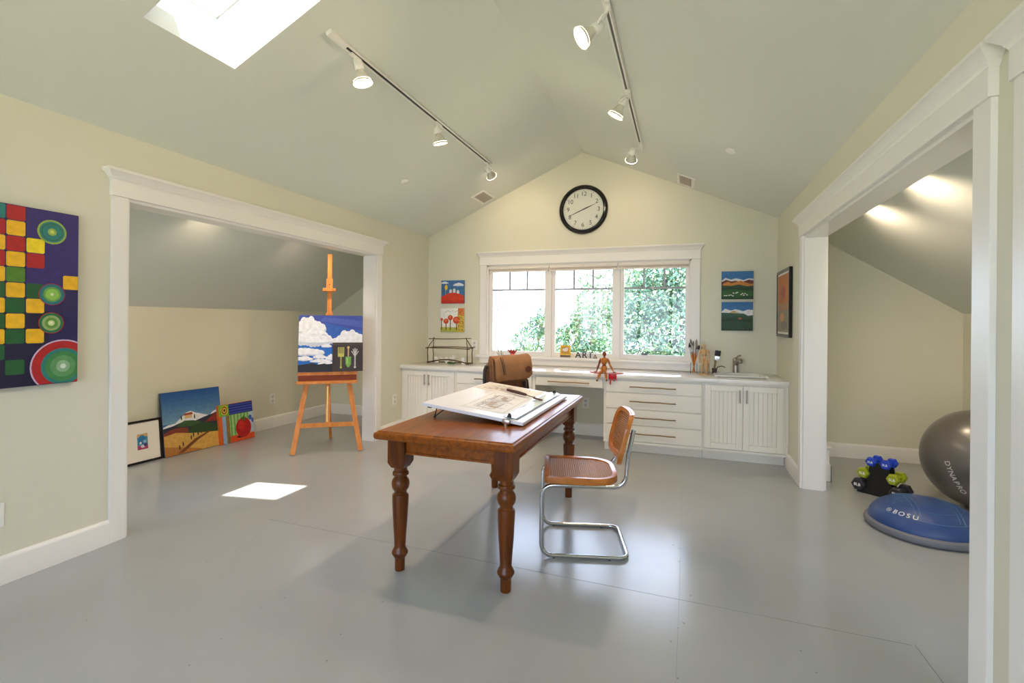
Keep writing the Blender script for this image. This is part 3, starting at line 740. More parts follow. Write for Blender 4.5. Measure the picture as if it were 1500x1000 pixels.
# local: x = right along the feet, y = back, z = up; front plane leans back 8 degrees
la = rad(8)
def fp(u, v, o=0.): return Vector((u, v * math.sin(la) - o * math.cos(la), v * math.cos(la) + o * math.sin(la)))   # o = towards the viewer
for s in (-1, 1):
    b = M().mat(EASEL); b.bar(fp(s * .333, .012), fp(s * .19, .86), .022, .05, (0, 0, 1) if False else (s, 0, 0), .003)
    b.build('front_leg', parent=t, smooth=0)
b = M().mat(EASEL); b.bar(fp(0, .31, -.012), fp(0, 2.145, -.012), .046, .024, (0, 1, 0), .003); m_ = b.build('mast', parent=t, smooth=0)
b = M().mat(mat('brass_rack', (222, 196, 120), .35, .8)); b.bar(fp(-.004, .33, .004), fp(-.004, .70, .004), .012, .004, (0, 1, 0))
for i in range(16): b.bar(fp(-.012, .34 + i * .022, .008), fp(.004, .34 + i * .022, .008), .005, .006, (0, 1, 0))
b.build('ratchet_strip', parent=m_, smooth=0)
b = M().mat(EASEL); b.bar(fp(-.272, .30), fp(.272, .295), .045, .02, (0, 1, 0), .003); b.build('crossbar', parent=t, smooth=0)
b = M().mat(EASEL); b.bar((0, .12, .80), (.0, .72, .012), .03, .045, (0, 1, 1), .003); b.build('rear_leg', parent=t, smooth=0)
b = M().mat(EASEL); b.bar(fp(-.303, .835, .03), fp(.293, .835, .03), .012, .036, (0, 0, 1), .002)
b.bar(fp(-.305, .742, .05), fp(.294, .742, .05), .10, .026, (0, 0, 1), .003); b.mat(wood('tray_recess_dark', (110, 46, 20), (130, 58, 26), .5)); b.bar(fp(-.295, .787, .016), fp(.288, .787, .016), .012, .062, (0, 0, 1)); b.build('canvas_tray', parent=t, smooth=0)  # dark strip coloured in to stand for the tray's shaded recess
b = M().mat(EASEL); b.box(-.034, .034, -.02, .02, 0, .13, .004, mx=Matrix.Translation(fp(0, 1.73, .012)) @ Euler((-la, 0, 0)).to_matrix().to_4x4())
b.box(-.068, .064, -.03, .012, -.012, .022, .003, mx=Matrix.Translation(fp(0, 1.73, .02)) @ Euler((-la, 0, 0)).to_matrix().to_4x4())
cl = b.build('top_clamp', parent=t, smooth=0)
b = M().mat(BLACK); b.cyl(fp(0, 1.795, .033), fp(0, 1.795, .037), .006); b.build('screw', parent=cl)
b = M().mat(EASEL); b.box(-.05, .05, -.016, .012, 0, .06, .003, mx=Matrix.Translation(fp(0, 1.40, -.004)) @ Euler((-la, 0, 0)).to_matrix().to_4x4()); b.box(-.034, .034, -.016, .012, .06, .09, .003, mx=Matrix.Translation(fp(0, 1.40, -.004)) @ Euler((-la, 0, 0)).to_matrix().to_4x4()); b.build('mast_collar', parent=t, smooth=0)

# ------------------------------------------------------------------ paintings
def clip(poly, x0, y0, x1, y1):
    def cut(P, ins, inter):
        o = []
        for a, c in zip(P, P[1:] + P[:1]):
            if ins(a):
                o.append(a)
                if not ins(c): o.append(inter(a, c))
            elif ins(c): o.append(inter(a, c))
        return o
    def ix(v): return lambda a, c: (v, a[1] + (c[1] - a[1]) * (v - a[0]) / (c[0] - a[0]))
    def iy(v): return lambda a, c: (a[0] + (c[0] - a[0]) * (v - a[1]) / (c[1] - a[1]), v)
    for ins, f in ((lambda p: p[0] >= x0, ix(x0)), (lambda p: p[0] <= x1, ix(x1)), (lambda p: p[1] >= y0, iy(y0)), (lambda p: p[1] <= y1, iy(y1))):
        if len(poly) < 3: return []
        poly = cut(poly, ins, f)
    return poly
def oval(cx, cy, rx, ry, n=28, a0=0): return [(cx + rx * math.cos(a0 + 2 * PI * i / n), cy + ry * math.sin(a0 + 2 * PI * i / n)) for i in range(n)]
def rect(x0, y0, x1, y1): return [(x0, y0), (x1, y0), (x1, y1), (x0, y1)]
def canvas_mesh(W, H, dep, base, shapes, edge=None):
    """stretched canvas; shapes in 0..1 coordinates as (rgb, polygon)"""
    b = M().mat(paint(edge or base)); b.box(0, W, 0, H, -dep, 0, .003)
    b.mat(paint(base)); z = .00012; b.face([(p[0] * W, p[1] * H, z) for p in rect(.004, .004, .996, .996)])
    for k, (c, poly) in enumerate(shapes):
        pl = clip(poly, 0.004, 0.004, .996, .996)
        if len(pl) < 3: continue
        z += .00008
        b.mat(paint(c)); b.face([(p[0] * W, p[1] * H, z) for p in pl])
    return b
def canvas(name, label, W, H, dep, base, shapes, mw, edge=None, group=None):
    b = canvas_mesh(W, H, dep, base, shapes, edge); o = b.build(name, smooth=0, mw=mw)
    return tag(o, label, 'painting', group)
def cloud(cx, cy, w, h, seed, c1=(236, 238, 244), c2=(206, 212, 226), n=9):
    r = random.Random(seed); o = []
    for i in range(n):
        a = (i + .5) / n; x = cx + w * (a - .5); hh = h * (.35 + .65 * math.sin(PI * a)) * r.uniform(.75, 1.1)
        o.append((c2, oval(x + .003, cy + hh * .28 - h * .08, w / n * 1.25, hh * .52)))
    for i in range(n):
        a = (i + .5) / n; x = cx + w * (a - .5); hh = h * (.35 + .65 * math.sin(PI * a)) * r.uniform(.75, 1.1)
        o.append((c1, oval(x, cy + hh * .34, w / n * 1.1, hh * .46)))
    return o
# big abstract painting on the left wall (canvas left edge is outside the picture)
NAVY = (34, 28, 84); RED = (176, 28, 30); YEL = (240, 184, 28); GRN = (30, 92, 48); GR2 = (84, 130, 40); TEAL = (34, 122, 116); LIME = (150, 176, 76)
W, H = .92, .962; Y0c = 1.838 - W; Z0c = 1.028
def wy_(y): return (y - Y0c) / W
def wz_(z): return (z - Z0c) / H
S = [((52, 40, 110), rect(wy_(1.60), .55, 1, 1)), ((24, 22, 56), rect(0, 0, wy_(1.70), .42))]
cols = {'Z': (1.402, 1.490), 'Y': (1.31, 1.398), 'A': (1.494 - .076, 1.5125), 'B': (1.5165, 1.594), 'C': (1.598, 1.677), 'E': (1.762, 1.84)}
RH_ = .0815
def cell(cn, r, c):
    y0, y1 = cols[cn]; z1 = 1.988 - r * RH_; z0 = z1 - RH_ + .004; k = .006
    S.append((c, [(wy_(y0 + k), wz_(z0)), (wy_(y1 - k), wz_(z0)), (wy_(y1), wz_(z0 + k)), (wy_(y1), wz_(z1 - k)), (wy_(y1 - k), wz_(z1)), (wy_(y0 + k), wz_(z1)), (wy_(y0), wz_(z1 - k)), (wy_(y0), wz_(z0 + k))]))
for i, c in enumerate([RED, YEL, RED, YEL, GR2, YEL, GRN, YEL, GRN]): cell('B', i, c)
cell('B', 10, GRN)
for i, c in enumerate([TEAL, RED, YEL, RED, YEL, GRN, YEL, GRN, YEL, GRN]): cell('A', i, c)
for i, c in enumerate([YEL, RED, YEL, RED, GRN, YEL, GRN, RED]): cell('Y', i, c)
for i, c in ((2, (246, 214, 30)), (3, RED), (5, (24, 84, 44)), (6, YEL), (8, YEL)): cell('C', i, c)
cell('E', 4.32, YEL)
def disc(y, z, r, rings):
    for c, k in rings: S.append((c, oval(wy_(y), wz_(z), r * k / W, r * k / H, 36)))
disc(1.71, 1.873, .067, [(LIME, 1), (TEAL, .86), (GRN, .72), (TEAL, .66), (LIME, .3), ((200, 214, 110), .14)])
disc(1.712, 1.527, .061, [(RED, 1), ((30, 100, 130), .95), (TEAL, .84), ((110, 160, 70), .66), ((140, 190, 80), .5), ((220, 226, 190), .12)])
disc(1.709, 1.368, .059, [(RED, 1), ((24, 110, 70), .94), ((150, 176, 110), .72), ((96, 150, 60), .5), ((200, 214, 150), .26), ((230, 232, 215), .1)])
disc(1.765, 1.125, .15, [((206, 184, 214), 1), (RED, .95), (TEAL, .68), ((60, 130, 72), .56), ((92, 150, 92), .4), ((140, 180, 140), .22), ((206, 220, 206), .09)])
canvas('painting', 'large abstract painting of coloured squares and green discs on the left wall', W, H, .04, NAVY, S, frame_mw((XL + .0405, Y0c, Z0c), (0, 1, 0), (0, 0, 1)))
# cloud painting on the easel
mwE = Matrix.Translation(t.location) @ Matrix.Rotation(math.atan2(.606, .795), 4, 'Z')
def easel_mw(u, v, o):
    p = mwE @ fp(u, v, o); uu = mwE.to_3x3() @ Vector((1, 0, 0)); vv = mwE.to_3x3() @ Vector((0, math.sin(la), math.cos(la)))
    return frame_mw(p, uu, vv)
BLU = (44, 92, 178)
S = [((58, 74, 160), [(0, .82), (.4, .86), (1, .72), (1, 1), (0, 1)]), ((72, 92, 176), [(.3, .9), (1, .78), (1, .9), (.4, .97)]), ((32, 110, 200), [(0, .1), (.55, .1), (.55, .45), (0, .5)])]
S += cloud(.16, .73, .44, .32, 1, n=8) + cloud(.22, .54, .52, .34, 2, n=10) + cloud(.28, .53, .46, .2, 8, n=9) + cloud(.80, .50, .50, .30, 3, n=8) + cloud(.43, .44, .14, .07, 6) + cloud(.13, .32, .46, .15, 4, n=8) + cloud(.10, .215, .22, .085, 5) + cloud(.33, .245, .18, .085, 9) + cloud(.34, .175, .28, .06, 10) + cloud(.50, .22, .14, .11, 11) + cloud(.46, .135, .28, .05, 12)
S += [((26, 26, 34), [(0, 0), (.62, 0), (.62, .12), (.52, .135), (.45, .125), (.4, .14), (.3, .12), (.22, .15), (.1, .13), (0, .12)])]
canvas('painting', 'blue sky painting with piled white clouds standing on the easel', .645, .60, .03, BLU, S, easel_mw(-.298, .8545, .045))
S = [((66, 54, 52), rect(0, .9, 1, 1))]
def tool(x, c, c2, kind):
    o = [(c, rect(x - .022, .12, x + .022, .55)), (c2, rect(x - .012, .14, x + .002, .53)), (c, oval(x, .13, .035, .04, 14))]
    if kind == 0:
        o += [(c, rect(x - .10, .50, x + .10, .62))]
        for k in (-.09, -.032, .026, .082): o += [(c, rect(x + k - .012, .58, x + k + .022, .84))]
    if kind == 1:
        o = [(c2, rect(x - .022, .48, x + .022, .78)), ((212, 176, 96), oval(x, .82, .045, .05, 16)), (c, [(x - .095, .5), (x + .095, .5), (x + .09, .25), (x + .04, .15), (x, .12), (x - .04, .15), (x - .09, .25)]), ((150, 200, 110), [(x - .06, .46), (x - .01, .46), (x - .02, .2), (x - .05, .28)])]
    if kind == 2:
        for a in (-50, -25, 0, 25, 50):
            s, cc = math.sin(rad(a)), math.cos(rad(a)); o += [(c, [(x - .016 * cc, .5), (x + .016 * cc, .5), (x + s * .15 + .016, .5 + cc * .3), (x + s * .15 - .016, .5 + cc * .3)])]
    return o
S += tool(.28, (186, 180, 86), (120, 116, 40), 0) + tool(.52, (112, 164, 70), (196, 160, 116), 1) + tool(.74, (200, 198, 196), (140, 138, 138), 2)
canvas('painting', 'small dark painting of fork, trowel and claw in front of the clouds', .31, .305, .02, (52, 42, 42), S, easel_mw(.04, .8545, .0664))
# leaning pictures in the left alcove
def lean_mw(p0, p1, top_x, H):
    p0 = Vector(p0); p1 = Vector(p1); u = (p1 - p0).normalized(); dx = top_x - p0.x
    nrm = Vector((u.y, -u.x, 0)); back = -nrm   # away from the viewer
    s = min(.6, abs(dx) / H); v = (back * s + Vector((0, 0, math.sqrt(1 - s * s)))).normalized()
    return frame_mw(p0 + Vector((0, 0, .002)), u, v)
S = []
for i in range(14):
    k = i / 13; S += [(tuple(int(a + (c - a) * k) for a, c in zip((110, 150, 182), (26, 78, 146))), [(0, .5 + .036 * i), (.35, .5 + .036 * i + .012 * math.sin(i * 2.3)), (.7, .5 + .036 * i - .012 * math.sin(i * 1.7)), (1, .5 + .036 * i), (1, 1), (0, 1)])]
S += [((224, 226, 232), [(0, .46), (.08, .49), (.2, .5), (.28, .56), (.38, .64), (.46, .66), (.54, .62), (.66, .58), (.78, .54), (.86, .6), (1, .64), (1, .4), (0, .4)])]
S += [((36, 42, 60), [(0, .44), (.15, .46), (.3, .5), (.5, .48), (.7, .53), (.85, .56), (1, .6), (1, .3), (0, .3)]), ((136, 44, 34), [(.7, .44), (.85, .54), (1, .58), (1, .42)]), ((126, 52, 34), [(0, .36), (.12, .41), (.25, .42), (.4, .4), (.4, .3), (0, .3)])]
S += [((52, 84, 44), [(.2, .45), (.35, .52), (.5, .5), (.62, .46), (.62, .4), (.3, .42)]), ((34, 66, 34), [(.36, .3), (.5, .42), (.66, .45), (.85, .38), (1, .32), (1, .24), (.5, .28)])]
S += [((206, 160, 78), [(0, .32), (.2, .35), (.45, .3), (.7, .27), (1, .24), (1, 0), (0, 0)]), ((178, 116, 52), [(0, 0), (0, .16), (.3, .1), (.6, .02), (.6, 0)]), ((112, 66, 34), [(.2, .02), (.5, .2), (.74, .28), (.78, .27), (.55, .17), (.3, .02)])]
S += [((212, 172, 116), rect(.36, .55, .48, .6)), ((150, 60, 44), [(.33, .6), (.5, .6), (.48, .64), (.36, .63)])]
for i, (x, y) in enumerate(((.24, .08), (.3, .12), (.44, .2), (.48, .24), (.56, .25), (.62, .27), (.68, .28), (.3, .54), (.52, .53))): S += [((44, 52, 34), oval(x, y + .03, .012, .04, 10))]
canvas('painting', 'leaning landscape painting of golden fields and a hilltop farmhouse', .62, .645, .03, (38, 92, 156), S, lean_mw((-4.885, 3.455, 0), (-4.838, 4.07, 0), -4.972, .645), edge=(46, 66, 92))
S = [((120, 176, 44), rect(0, .72, .27, 1)), ((220, 190, 60), oval(.16, .86, .1, .12)), ((110, 44, 40), oval(.16, .86, .08, .1)), ((220, 190, 60), oval(.16, .86, .056, .07)), ((110, 44, 40), oval(.16, .86, .03, .04)), ((38, 40, 120), rect(.285, .72, 1, 1))]
for i in range(4): S += [((64, 84, 190), rect(.285, .74 + i * .066, 1, .772 + i * .066))]
S += [((222, 88, 30), rect(0, 0, .07, .71)), ((140, 168, 210), rect(.08, 0, .18, .71)), ((150, 108, 60), rect(.19, 0, .275, .71)), ((168, 204, 130), rect(.285, .16, 1, .71))]
for i in range(6): S += [((90, 166, 84), rect(.31 + i * .1, .16, .345 + i * .1, .71))]
S += [((226, 84, 34), rect(.285, 0, 1, .17)), ((196, 210, 224), rect(.86, .16, 1, .71)), ((66, 100, 180), oval(.9, .56, .05, .07)), ((66, 100, 180), oval(.97, .48, .04, .06)), ((60, 26, 40), oval(.6, .11, .14, .03)), ((190, 24, 26), oval(.68, .33, .235, .255, 36)), ((214, 44, 36), oval(.62, .40, .1, .12)), ((52, 110, 40), [(.6, .58), (.66, .55), (.62, .48), (.69, .53), (.75, .47), (.73, .56), (.8, .57), (.71, .6), (.7, .66), (.67, .6)])]
canvas('painting', 'small square leaning painting of a red tomato with coloured stripes', .43, .435, .04, (90, 150, 60), S, lean_mw((-4.808, 4.02, 0), (-4.79, 4.45, 0), -4.862, .435), edge=(214, 110, 40))
# black framed picture leaning
t = thing('framed_picture', 'black-framed picture with wide white mat leaning behind the left casing', 'framed picture')
t.matrix_world = lean_mw((-4.915, 3.06, 0), (-4.90, 3.452, 0), -4.96, .41)
def framed(t, W, H, fw, dep, fm, art):
    b = M().mat(fm)
    b.box(0, fw, 0, H, -dep, 0, .002); b.box(W - fw, W, 0, H, -dep, 0, .002); b.box(fw, W - fw, 0, fw, -dep, 0, .002); b.box(fw, W - fw, H - fw, H, -dep, 0, .002)
    b.build('frame', parent=t, smooth=0)
    b = M().mat(mat('mat_board', (240, 234, 226), .8)); b.box(fw - .002, W - fw + .002, fw - .002, H - fw + .002, -dep + .002, -.008); b.build('mat_board', parent=t, smooth=0)
    art(t)
def art1(t):
    b = M(); x0, y0, w, h = .165, .13, .095, .15; z = -.0078
    for c, p in [((206, 168, 110), rect(0, 0, 1, 1)), ((58, 150, 190), rect(0, .0, 1, .8)), ((40, 120, 180), oval(.45, .62, .36, .3)), ((180, 60, 110), rect(0, 0, 1, .26)), ((220, 210, 226), oval(.5, .2, .2, .1)), ((70, 60, 140), oval(.75, .28, .18, .1)), ((226, 228, 232), oval(.3, .42, .1, .08)), ((150, 190, 210), oval(.7, .48, .16, .1))]:
        p = clip(p, 0, 0, 1, 1); z += .0002; b.mat(paint(c)); b.face([(x0 + q_[0] * w, y0 + q_[1] * h, z) for q_ in p])
    b.build('print', parent=t, smooth=0)
framed(t, .392, .41, .022, .025, BLACKGLOSS, art1)
# small paintings on the back wall
def wall_canvas(label, x0, z0, W, H, base, S, edge, group):
    return canvas('painting', label, W, H, .022, base, S, frame_mw((x0, YB - .0225, z0), (1, 0, 0), (0, 0, 1)), edge, group)
S = [((58, 112, 160), rect(0, .3, 1, .7))] + cloud(.15, .88, .3, .1, 21, (226, 230, 236), (190, 204, 222)) + cloud(.76, .78, .4, .14, 22, (226, 230, 236), (190, 204, 222))
S += [((240, 200, 50), oval(.22, .7, .065, .11)), ((210, 210, 180), rect(.19, .38, .205, .6))]
for x, h in ((.42, .62), (.58, .66), (.74, .59)): S += [((232, 230, 228), [(x - .055, .4), (x + .055, .4), (x + .055, h - .05), (x, h), (x - .055, h - .05)])]
S += [((214, 56, 24), [(0, 0), (1, 0), (1, .32), (.85, .4), (.65, .46), (.5, .47), (.35, .45), (.15, .36), (0, .29)]), ((196, 40, 20), [(0, 0), (1, 0), (1, .14), (.6, .1), (.3, .16), (0, .12)])]
wall_canvas('small painting of white houses on a red hill, above the red trees painting', -3.152, 1.636, .345, .315, (66, 112, 172), S, (60, 96, 140), None)
S = [((240, 240, 232), rect(0, .25, 1, 1)), ((176, 184, 72), rect(0, 0, 1, .2)), ((206, 178, 62), rect(.72, 0, 1, .75)), ((220, 120, 60), rect(.74, .72, 1, 1))]
for x, y, r in ((.24, .45, .11), (.42, .6, .11), (.68, .5, .15), (.05, .53, .06)): S += [((110, 44, 34), rect(x - .018, .08, x + .018, y)), ((206, 66, 34), oval(x, y, r, r)), ((226, 110, 60), oval(x - .02, y + .03, r * .5, r * .5))]
r5 = random.Random(5)
for i in range(40): S += [(r5.choice(((206, 80, 40), (120, 130, 40), (236, 190, 80))), oval(r5.uniform(.76, .99), r5.uniform(.05, .98), .025, .02, 8))]
for i in range(6): S += [((70, 100, 140), rect(.2 + .1 * i, .84 + .03 * (i % 2), .25 + .1 * i, .855 + .03 * (i % 2)))]
wall_canvas('small painting of round red trees, lower of the pair left of the window', -3.16, 1.248, .358, .325, (232, 234, 226), S, (214, 206, 170), None)
def hills(top, sheep):
    S = [((46, 110, 168), rect(0, .7, 1, 1)), ((226, 228, 230), [(0, .66), (.12, .77), (.3, .7), (.45, .75), (.7, .68), (.85, .74), (1, .72), (1, .5), (0, .5)])]
    if top: S += [((92, 40, 30), [(0, .62), (.15, .7), (.3, .64), (.45, .66), (.6, .6), (.85, .69), (1, .66), (1, .4), (0, .4)]), ((196, 126, 50), [(.05, .56), (.2, .63), (.32, .57), (.6, .66), (.9, .54), (1, .55), (1, .4), (0, .4)])]
    else: S += [((188, 160, 110), [(.2, .6), (.38, .7), (.6, .6)]), ((46, 86, 70), [(0, .63), (.2, .62), (.5, .6), (.7, .6), (.85, .52), (1, .55), (1, .3), (0, .3)])]
    S += [((36, 74, 42), [(0, .5), (.3, .48), (.55, .52), (.8, .46), (1, .48), (1, 0), (0, 0)]), ((30, 58, 34), [(0, .4), (.3, .44), (.6, .38), (1, .42), (1, .3), (0, .3)]), ((38, 92, 30) if top else (40, 78, 52), [(0, .3), (.3, .36), (.6, .34), (1, .28), (1, 0), (0, 0)]), ((26, 66, 22) if top else (34, 66, 40), [(0, .1), (.5, .06), (1, .12), (1, 0), (0, 0)])]
    if sheep:
        for x, y in ((.1, .13), (.16, .13), (.24, .14), (.3, .15), (.36, .12), (.38, .22), (.46, .22), (.5, .24), (.62, .16), (.66, .2), (.7, .14), (.74, .2), (.8, .15)): S += [((232, 232, 226), oval(x, y, .03, .018, 10))]
    else:
        S += [((140, 88, 60), rect(.54, .38, .64, .42)), ((170, 120, 80), [(.52, .42), (.66, .42), (.62, .46), (.55, .46)])]
        r6 = random.Random(9)
        for i in range(26): S += [(r6.choice(((96, 60, 44), (70, 110, 60), (110, 80, 50))), oval(r6.uniform(.05, .95), r6.uniform(.04, .26), .02, .012, 8))]
    return S
wall_canvas('small landscape with white sheep, upper of the pair right of the window', .396, 1.672, .327, .313, (70, 130, 180), hills(1, 1), (30, 70, 70), None)
wall_canvas('small green hill landscape without sheep, lower of the pair right of the window', .398, 1.318, .322, .322, (70, 120, 180), hills(0, 0), (36, 84, 84), None)
# framed print on the right wall
t = thing('framed_picture', 'black-framed orange print hanging on the right wall by the corner', 'framed picture')
t.matrix_world = frame_mw((XR - .032, 5.868, 1.268), (0, -1, 0), (0, 0, 1))
def art2(t):
    b = M(); z = -.0078; W_, H_ = .56, .575
    for c, p in [((178, 140, 100), rect(0, 0, 1, 1)), ((196, 124, 76), rect(0, .5, 1, 1)), ((150, 138, 118), rect(0, .0, 1, .38)), ((170, 96, 90), oval(.5, .68, .2, .12)), ((206, 150, 100), oval(.4, .25, .2, .08)), ((130, 120, 110), oval(.6, .12, .3, .08))]:
        p = clip(p, 0, 0, 1, 1); z += .0002; b.mat(paint(c)); b.face([(.05 + q_[0] * W_, .05 + q_[1] * H_, z) for q_ in p])
    b.build('print', parent=t, smooth=0)
framed(t, .66, .675, .03, .03, BLACKGLOSS, art2)

# ------------------------------------------------------------------ wall clock
t = thing('wall_clock', 'big round black-rimmed clock on the gable above the window', 'clock')
t.matrix_world = frame_mw((-1.193, YB - .004, 2.797), (1, 0, 0), (0, 0, 1)) @ Matrix.Rotation(rad(-1.5), 4, 'Z')
b = M().mat(BLACKGLOSS); b.lathe([(.25, .0), (.303, 0), (.306, .012), (.30, .032), (.285, .046), (.268, .05), (.258, .044), (.252, .03), (.25, .012)], seg=72, caps=False); b.build('rim', parent=t)
b = M().mat(mat('clock_face', (240, 234, 226), .5)); b.lathe([(0, .004), (.252, .004), (.252, .014), (0, .014)], seg=64); face = b.build('dial', parent=t)
for h in range(1, 13):
    b = M().mat(mat('clock_ink', (40, 38, 38), .6)); a = rad(90 - 30 * h); r = .192; b.text(str(h), .074, (r * math.cos(a), r * math.sin(a), .0146), (1, 0, 0), (0, 1, 0), .0003); b.build('numeral', parent=face, smooth=0)
b = M().mat(MATS['clock_ink'])
for m5 in range(60):
    a = rad(6 * m5); r0, r1 = (.228, .243) if m5 % 5 == 0 else (.236, .241)
    b.bar((r0 * math.cos(a), r0 * math.sin(a), .0146), (r1 * math.cos(a), r1 * math.sin(a), .0146), .004 if m5 % 5 == 0 else .003, .0006)
b.build('minute_ticks', parent=face, smooth=0)
for nm, ang, ln, w in (('hour_hand', 66, .165, .010), ('minute_hand', 245, .195, .008)):
    a = rad(90 - ang); b = M().mat(BLACK); d = Vector((math.cos(a), math.sin(a), 0)); sd = Vector((-d.y, d.x, 0)); z = .017 if nm[0] == 'h' else .019
    b.prism([(-.03, -w / 2), (ln * .25, -w * .7), (ln, -.0015), (ln, .0015), (ln * .25, w * .7), (-.03, w / 2)], (0, 0, z), d, sd, .0012); b.build(nm, parent=t, smooth=0)
b = M().mat(BLACK); b.cyl((0, 0, .014), (0, 0, .023), .008); b.build('hub', parent=t)
b = M().mat(GLASS); b.lathe([(.0, .034), (.252, .034), (.252, .036), (0, .036)], seg=48); b.build('glass', parent=t)

# ------------------------------------------------------------------ outlets
def outlet(label, o, u, switch=False):
    t = thing('wall_outlet', label, 'outlet'); t.matrix_world = frame_mw(o, u, (0, 0, 1))
    b = M().mat(PLASTIC); b.box(-.04, .04, -.063, .063, .0002, .006, .002); b.build('cover_plate', parent=t, smooth=0)
    for z in (-.027, .027):
        b = M().mat(mat('socket_grey', (206, 204, 200), .4)); b.lathe([(0, .006), (.019, .006), (.019, .0085), (.017, .009), (0, .009)], (0, z, 0)); s = b.build('socket', parent=t)
        b = M().mat(BLACK); b.box(-.008, -.006, z - .004, z + .008, .0085, .0094); b.box(.006, .008, z - .004, z + .008, .0085, .0094); b.build('slots', parent=s, smooth=0)
outlet('white outlet low on the left wall under the abstract painting', (XL, 1.495, .363), (0, 1, 0))
outlet('white outlet on the alcove wall left of the easel', (KL, 4.93, .372), (0, 1, 0))
outlet('white outlet on the back wall between twig house and window', (-2.657, YB, 1.079), (1, 0, 0))
outlet('white outlet inside the open knee space under the counter', (-1.144, YB, .395), (1, 0, 0))
outlet('white outlet on the left wall beside the end cabinet', (XL, 5.20, .425), (0, 1, 0))

# ------------------------------------------------------------------ track lights
BULB = emit('lamp_glow', (1., .86, .62), 14.)
REFL = mat('lamp_reflector', (226, 222, 208), .25, .4)
def track(name, label, x, y0, y1):
    z = ceil_z(x); th = math.atan(SL) * (1 if x < XC else -1)
    t = thing(name, label, 'track'); t.matrix_world = Matrix.Translation((x, 0, z)) @ Matrix.Rotation(-th, 4, 'Y')
    b = M().mat(PLASTIC); b.box(-.02, -.009, y0, y1, -.026, -.0005, .001); b.box(.009, .02, y0, y1, -.026, -.0005, .001); b.box(-.02, .02, y0, y1, -.006, -.0005); b.box(-.022, .022, y0 - .16, y0, -.028, -.0005, .002); b.box(-.022, .022, y1, y1 + .03, -.028, -.0005, .002)
    b.build('rail', parent=t, smooth=0)
    b = M().mat(BLACK); b.box(-.0085, .0085, y0, y1, -.021, -.0065); b.build('slot', parent=t, smooth=0)
    return t
track('light_track', 'white track rail on the left slope of the ceiling', -2.04, 2.56, 4.97)
track('light_track', 'white track rail on the right slope of the ceiling', -.412, 2.40, 4.97)
def head(label, x, y, pc, aim, power, lit=True, size=42):
    """pc = pivot centre of the lamp (its socket), aim = direction of the lamp"""
    z = ceil_z(x) - .03; a = Vector(aim).normalized(); pc = Vector(pc); top = Vector((x, y, z))
    t = thing('track_light', label, 'spotlight', top, group='track spotlights')
    L = lambda p: Vector(p) - top
    b = M().mat(PLASTIC); b.box(-.017, .017, -.05, .05, -.006, .006, .003); b.cyl((0, 0, -.006), (0, 0, -.03), .012, seg=14); b.build('adapter', parent=t)
    # yoke: ring arm round the socket
    sd = a.cross(Vector((0, 0, 1))); sd = Vector((1, 0, 0)) if sd.length < .05 else sd.normalized()
    p = L(pc); piv = Vector((0, 0, -.03)); b = M().mat(PLASTIC)
    ends = [p + sd * .05 + a * .02, p - sd * .05 + a * .02]
    up = (piv - p); mid = p + up * .75
    b.tube([ends[0], ends[0] + up * .45, mid + sd * .03, piv, mid - sd * .03, ends[1] + up * .45, ends[1]], .0085, 8); b.build('yoke', parent=t, smooth=60)
    b = M().mat(PLASTIC); b.lathe([(.0, -.03), (.022, -.03), (.03, -.018), (.031, .02), (.026, .03), (0, .03)], p, a, 20); b.build('socket', parent=t)
    b = M().mat(REFL); b.lathe([(.02, .03), (.026, .045), (.042, .075), (.059, .105), (.0625, .119)], p, a, 28, caps=False); bl = b.build('reflector_bulb', parent=t)
    b = M().mat(BULB if lit else mat('lamp_lens', (230, 232, 226), .15)); b.lathe([(0, .122), (.03, .119), (.052, .112), (.0585, .106), (.0585, .103), (0, .103)], p, a, 28); b.build('lens', parent=bl)
    if lit is not None:
        li = bpy.data.lights.new('spot_lamp', 'SPOT'); li.energy = power; li.color = (1., .73, .51); li.spot_size = rad(size); li.spot_blend = 1.; li.shadow_soft_size = .04
        lo = bpy.data.objects.new('spot_lamp', li); COL.objects.link(lo); lo.parent = t
        lo.matrix_local = Matrix.Translation(p + a * .135) @ a.to_track_quat('-Z', 'Y').to_matrix().to_4x4()
    return t
P_ = 66
head('nearest glowing spotlight on the left ceiling track', -2.04, 2.66, (-2.01, 2.66, 3.055), (.2, .1, -.95), P_ * .6, size=130)
head('middle glowing spotlight on the left ceiling track', -2.04, 3.80, (-2.04, 3.79, 3.06), (.12, .25, -.95), P_, size=130)
head('unlit-looking spotlight at the window end of the left ceiling track', -2.04, 4.93, (-2.04, 4.95, 3.06), (.08, .9, -.5), P_ * .2, size=120)
head('nearest glowing spotlight on the right ceiling track', -.412, 2.70, (-.47, 2.73, 3.05), (-.62, -.3, -.5), P_ * .6, size=130)
head('middle glowing spotlight on the right ceiling track', -.412, 3.77, (-.45, 3.77, 3.075), (-.5, .05, -.85), P_, size=130)
head('spotlight at the window end of the right ceiling track', -.412, 4.90, (-.49, 4.9, 3.075), (-.25, .9, -.6), P_ * .2, size=120)
